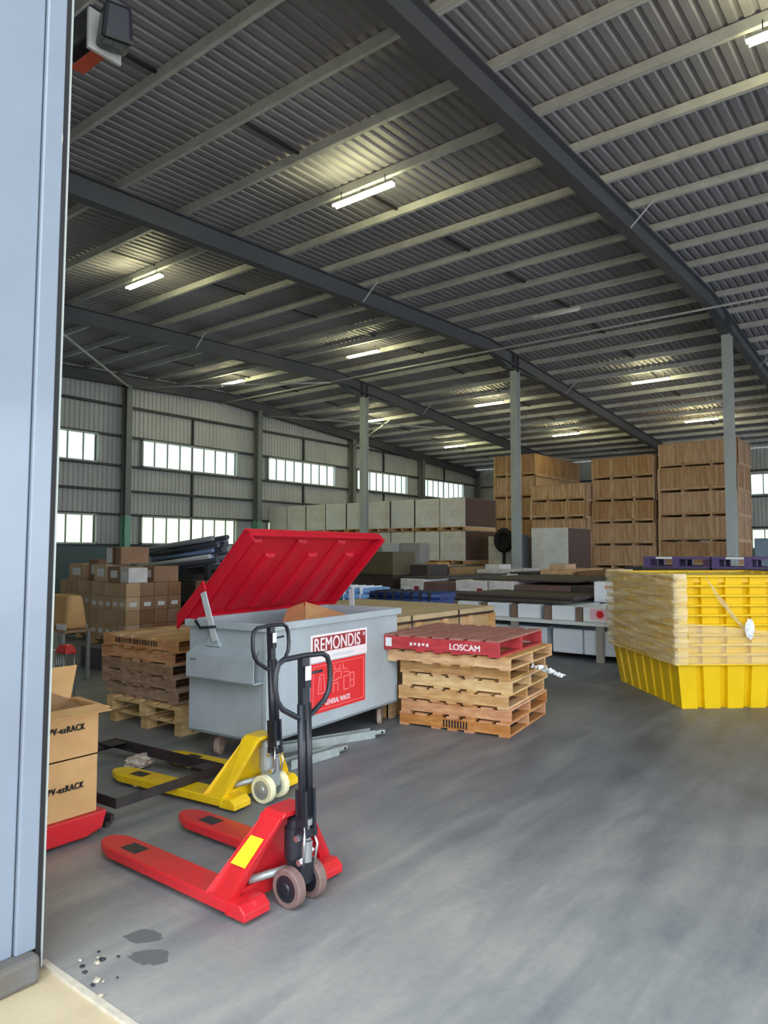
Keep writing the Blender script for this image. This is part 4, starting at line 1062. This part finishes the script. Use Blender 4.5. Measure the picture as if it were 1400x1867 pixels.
# blue tube bundles behind the bin
def bundle(name, label, cat, x0, y0, z0, ln, nw, nh, r, m, ang=0.0, group=None):
    t = thing(name, label, cat, (x0, y0, z0), ang)
    for j in range(nh):
        for i in range(nw):
            MB().tube([(i * 2 * r + (r if j % 2 else 0), 0, r + j * 1.75 * r), (i * 2 * r + (r if j % 2 else 0), ln, r + j * 1.75 * r)], r * .98, 8).build('tube', m, t)
    for f in range(1, 8): MB().box(-r * 1.05, nw * 2 * r + r * .05, ln * f / 8, ln * f / 8 + .015, -.0, .004 + nh * 1.8 * r + .02).build('band', label_m if m is blue_m else strap_m, t)
    return t
bundle('tube_bundle', 'light blue banded tube bundle under the raised red lid', 'tube bundle', 8.9, 7.2, .96, 1.35, 5, 2, .055, blue_m, .05)
bundle('tube_bundle', 'dark navy blue tube bundle between the red lid and the white cartons', 'tube bundle', 9.0, 5.95, .92, 1.25, 5, 2, .055, navy_m, .12)
t = thing('tube_rack', 'dark low rack that carries the blue tube bundles', 'rack', (8.75, 5.7, 0)); 
for yy in (.2, 1.2, 2.2, 3.0):
    MB().box(0, .9, yy, yy + .1, .80, .92).build('rack_beam', strap_m, t)
    for xx in (0, .8): MB().box(xx, xx + .1, yy, yy + .1, 0, .80).build('rack_leg', strap_m, t)
bundle('tube_bundle', 'teal dark tube bundle end just under the tip of the red lid', 'tube bundle', 8.55, 8.25, .93, .5, 4, 2, .05, mat('dark teal tube', (34, 84, 96), .5), 0)

# purple plastic pallets behind the yellow stack
for k, (yy, lb) in enumerate(((3.62, 'left purple plastic pallet behind the yellow spill pallets'), (2.30, 'right purple plastic pallet behind the yellow spill pallets'))):
    t = thing('plastic_pallet', lb, 'pallet', (15.0, yy, 1.42), 0, None)
    dyy = 1.28
    MB().box(0, 1.1, 0, dyy, .17, .22).build('deck', purple_m, t); MB().box(0, 1.1, 0, dyy, 0, .03).build('base', purple_m, t)
    for q in (0, dyy / 2 - .06, dyy - .12):
        for xx in (0, .5, .98): MB().box(xx, xx + .12, q, q + .12, .03, .17).build('foot', purple_m if q else purpled_m, t)
    MB().box(-.005, 0, dyy * .55, dyy * .8, .175, .215).build('white_patch', label_m, t)
    t2 = thing('goods_stack', ['low stack under the left purple pallet', 'low stack under the right purple pallet'][k], 'stack', (15.0, yy, 0)); MB().box(0, 1.1, 0, dyy, 0, 1.42).build('stack_body', dark_m, t2)
# blue wrapped load at the right edge
wrapped('pale blue film-wrapped load at the right edge before the window', (24.6, 3.0, 0), 1.6, 1.62, 2.15, front=boxes_wrapped_material('blue wrapped load', (110, 136, 158), (92, 120, 146), (150, 168, 182), .8, .3))

# ================================================================ CARTON STACKS on the left
def small_carton(name, m, lab, dx, dy, dz):
    t = MB().box(0, dx, 0, dy, 0, dz).build(name, m, None, bevel=.006); return t
cp = {}
def carton(x, y, z, dx, dy, dz, m, label, group, lab=True):
    key = (m.name, dx, dy, dz, lab)
    if key not in cp:
        t = thing('carton', label, 'carton', (x, y, z), 0, group)
        b = MB().box(0, dx, 0, dy, 0, dz).build('carton_body', m, t, bevel=.006)
        MB().box(-.002, dx + .002, dy / 2 - .012, dy / 2 + .012, -.0, dz + .001).build('tape', tape_m, b)
        if lab:
            MB().box(-.004, -.001, dy * .22, dy * .78, dz * .3, dz * .62).build('label', label_m, t); MB().box(dx * .25, dx * .75, -.004, -.001, dz * .3, dz * .6).build('label', label_m, t)
        cp[key] = t; return t
    return dup(cp[key], (x, y, z), random.uniform(-.02, .02), label, group)
def carton_stack(x0, y0, nx, ny, nz, m, place, group, dx=.30, dy=.237, dz=.255, base=.145, md=None):
    block_pallet('timber pallet under ' + place, (x0, y0 - .0, 0), 0, woodp_m, lx=max(nx * dx, .9), ly=ny * dy)
    for k in range(nz):
        for i in range(nx):
            for j in range(ny):
                lb = 'small carton in row %s from the floor, column %s from the right, %s%s' % (cn[k], cn[j], '' if i == 0 else 'set back %s behind the front, ' % cn[i - 1], place)
                lb = 'small carton, %s layer, %s across%s, %s' % (cn[k], cn[j], '' if i == 0 else ', %s deep' % cn[i], place)
                mm = m if (i == 0) else (md or m)
                carton(x0 + i * dx, y0 + j * dy, base + k * dz, dx - .006, dy - .006, dz - .004, mm, lb, group, lab=(k in (0, 2)))
random.seed(12)
carton_stack(7.45, 11.75, 4, 5, 4, ctn_m, 'carton stack left of the pallets', 'small cartons in the main carton stack', md=ctnd_m)
carton_stack(7.75, 13.25, 2, 6, 4, ctn_m, 'carton stack beside the door panel', 'small cartons in the stack nearest the door panel', md=ctnd_m)
carton_stack(8.9, 10.7, 3, 4, 4, ctnd_m, 'dark carton stack under the pipes', 'small cartons in the dark stack', md=ctnd_m)
zt = .145 + 4 * .255
for (x, y, dx, dy, dz, m, lb) in ((7.5, 12.5, .5, .42, .34, ctn_m, 'pale carton at the left on top of the main carton stack'), (7.5, 12.05, .5, .40, .30, ctnd_m, 'brown carton beside the pale one on top of the main carton stack'),
                              (8.05, 11.78, .55, .5, .30, ctnd_m, 'dark carton on the right top of the main carton stack'), (7.85, 13.35, .4, .38, .42, ctnd_m, 'dark brown carton on top of the stack beside the door panel'),
                              (7.8, 13.85, .45, .55, .33, ctn_m, 'pinkish pale carton on top of the stack beside the door panel'), (7.5, 11.76, .40, .27, .28, cwhite, 'white-wrapped carton at the right on top of the main carton stack')):
    t = thing('carton', lb, 'carton', (x, y, zt), 0); MB().box(0, dx, 0, dy, 0, dz).build('carton_body', m, t, bevel=.008)
    MB().box(-.003, 0, dy * .2, dy * .75, dz * .3, dz * .75).build('label', label_m, t)
t = thing('carton', 'large brown carton highest on the main carton stack', 'carton', (7.55, 12.1, zt + .345), 0)
MB().box(0, .6, 0, .5, 0, .32).build('carton_body', ctnd_m, t, bevel=.008); MB().box(-.003, 0, .3, .48, .02, .30).build('label', label_m, t); MB().box(0, .6, .2, .23, .0, .322).build('tape', tape_m, t)

# pipe pile: long pipes on a dark rack
t = thing('pipe_rack', 'dark rack under the pile of pipes left of the red lid', 'rack', (10.1, 12.6, 0))
ph = lambda y: 1.50 - .10 * (y - 12.5)
for yy in (.2, 1.5, 2.8):
    zt_ = ph(12.6 + yy + .12)
    MB().box(0, 1.7, yy, yy + .12, zt_ - .12, zt_).build('rack_beam', strap_m, t); MB().box(0, 1.7, yy, yy + .12, .45, .57).build('rack_beam', strap_m, t)
    for xx in (0, 1.58): MB().box(xx, xx + .12, yy, yy + .12, 0, zt_ - .12).build('rack_leg', strap_m, t)
o = tag(MB().box(10.25, 11.65, 13.0, 15.3, .572, 1.02).build('dark_goods', dark_m, bevel=.02), 'dark packed goods on the lower shelf of the pipe rack', 'goods')
random.seed(6)
for k in range(30):
    col_, lay = k % 6, k // 6; x = 10.25 + col_ * .24 + random.uniform(-.03, .03)
    r = random.uniform(.045, .07); y0 = 12.45 + (x - 10.2) * .9 + random.uniform(-.15, .45); ln = random.uniform(2.2, 3.0)
    m = pipe_ms[(k * 7 + lay) % 4 if k % 5 else 1]; a = random.uniform(-.08, .08); zz = r + lay * .128
    o = MB().tube([(x, y0, ph(y0) + zz), (x + a, y0 + ln, ph(y0 + ln) + zz)], r, 10).build('pipe', m)
    tag(o, '%s, %s from the doorway, %s layer of the pile left of the lid' % (m.name, cn[col_], ['bottom', 'second', 'third', 'fourth', 'top'][lay]), 'pipe', 'pipes in the jumbled pile')
t = thing('plastic_tray', 'red-orange plastic goods behind the pipe pile under the window', 'tray', (13.2, 17.2, 1.25)); MB().box(0, 1.0, 0, 2.3, .0, .55).build('tray_body', orange_m, t, bevel=.02); MB().box(.1, .9, .1, 2.2, -1.25, 0).build('tray_support', dark_m, t)
for k in range(3):
    o = MB().box(0, .5, 0, 1.3, 0, .05).build('green_slat', teal_m); o.location = (10.9 + .12 * k, 11.0 + .1 * k, 1.351 + .051 * k); tag(o, ['lowest', 'middle', 'highest'][k] + ' green plastic slat right of the pipe pile', 'slat')
t = thing('slat_stand', 'dark stand under the green slats', 'stand', (10.9, 11.0, 0)); MB().box(0, .9, 0, 1.5, 0, 1.35).build('stand_body', dark_m, t)
MATS['green plastic'] = teal_m
# hand trolley with the tan box and the red child-seat tray at the door panel
t = thing('wire_trolley', 'small wire trolley with a red plastic tray beside the door panel', 'trolley', (4.2, 7.80, 0))
for xx in (0, .12):
    for yy in (0, .22): MB().tube([(xx, yy, .05), (xx, yy + .03, .62)], .008, 6).build('wire_leg', chrome_m, t); MB().disc((xx, yy, .03), 1, 0, [(-.012, 0), (-.012, .03), (.012, .03), (.012, 0)], 12).build('caster', blk_m, t)
for q in range(6): MB().tube([(0, .03 + q * .05, .30), (.0, .05 + q * .05, .62)], .004, 5).build('wire', chrome_m, t)
MB().tube([(0, -.02, .62), (.12, -.02, .62), (.12, .28, .62), (0, .28, .62)], .008, 6, closed=True).build('top_wire', chrome_m, t)
MB().box(-.03, .12, -.06, .2, .60, .70, top=(.03, .05)).build('tray', red_m, t, bevel=.02)
t = thing('stool_table', 'low frame table by the door panel carrying the tan box', 'table', (4.95, 9.28, 0))
MB().box(0, .42, -.05, .85, .66, .69).build('table_top', woodg_m, t)
for xx in (0, .36):
    for yy in (0, .75): MB().box(xx, xx + .04, yy, yy + .04, 0, .66).build('leg', galv_m, t)
t = thing('cardboard_box', 'tan bulging cardboard box on the frame table beside the door panel', 'box', (5.0, 9.28, .692))
MB().box(0, .32, 0, .7, 0, .46, top=(.05, .05)).build('box_body', card_m, t, bevel=.06, seg=3); MB().box(-.006, .0, .0, .25, -.0, .08).build('paper', label_m, t)
t = thing('plinth_box', 'dark low box on the floor behind the frame table', 'box', (5.9, 9.9, 0)); MB().box(0, .5, 0, .6, 0, .3).build('box_body', cgrey, t, bevel=.01)

# debris by the door panel -------------------------------------------------
random.seed(8)
for k in range(14):
    bm = bmesh.new(); bmesh.ops.create_icosphere(bm, subdivisions=1, radius=random.uniform(.006, .016))
    for v in bm.verts: v.co *= random.uniform(.7, 1.3)
    for v in bm.verts: v.co.z = v.co.z * .5 + .005
    me = bpy.data.meshes.new('pebble'); bm.to_mesh(me); bm.free(); me.materials.append(debris_m if k % 2 else strap_m)
    o = bpy.data.objects.new('pebble', me); col.objects.link(o); o.location = (1.60 + random.uniform(.0, .22), 2.98 - random.uniform(-.02, .34), 0)
    tag(o, 'small bit of grit on the floor at the foot of the door panel', 'pebble', 'grit at the foot of the door panel')

random.seed(17)
for k, (x, y, rr, lb) in enumerate(((1.98, 2.93, .055, 'smaller dark oil stain on the floor near the foot of the door panel'), (1.90, 2.76, .06, 'larger dark oil stain on the floor near the foot of the door panel'))):
    mb = MB(); c = mb.v((0, 0, .0015)); ring = [mb.v((math.cos(a * .2618) * rr * random.uniform(.8, 1.3) * .9, math.sin(a * .2618) * rr * random.uniform(.8, 1.2) * 1.5, .0012)) for a in range(24)]
    for i in range(24): mb.f([c, ring[i], ring[(i + 1) % 24]])
    o = mb.build('oil_stain', mat('oil stain', (98, 100, 102), .5)); o.location = (x, y, 0); o.rotation_euler = (0, 0, .5); tag(o, lb, 'stain')
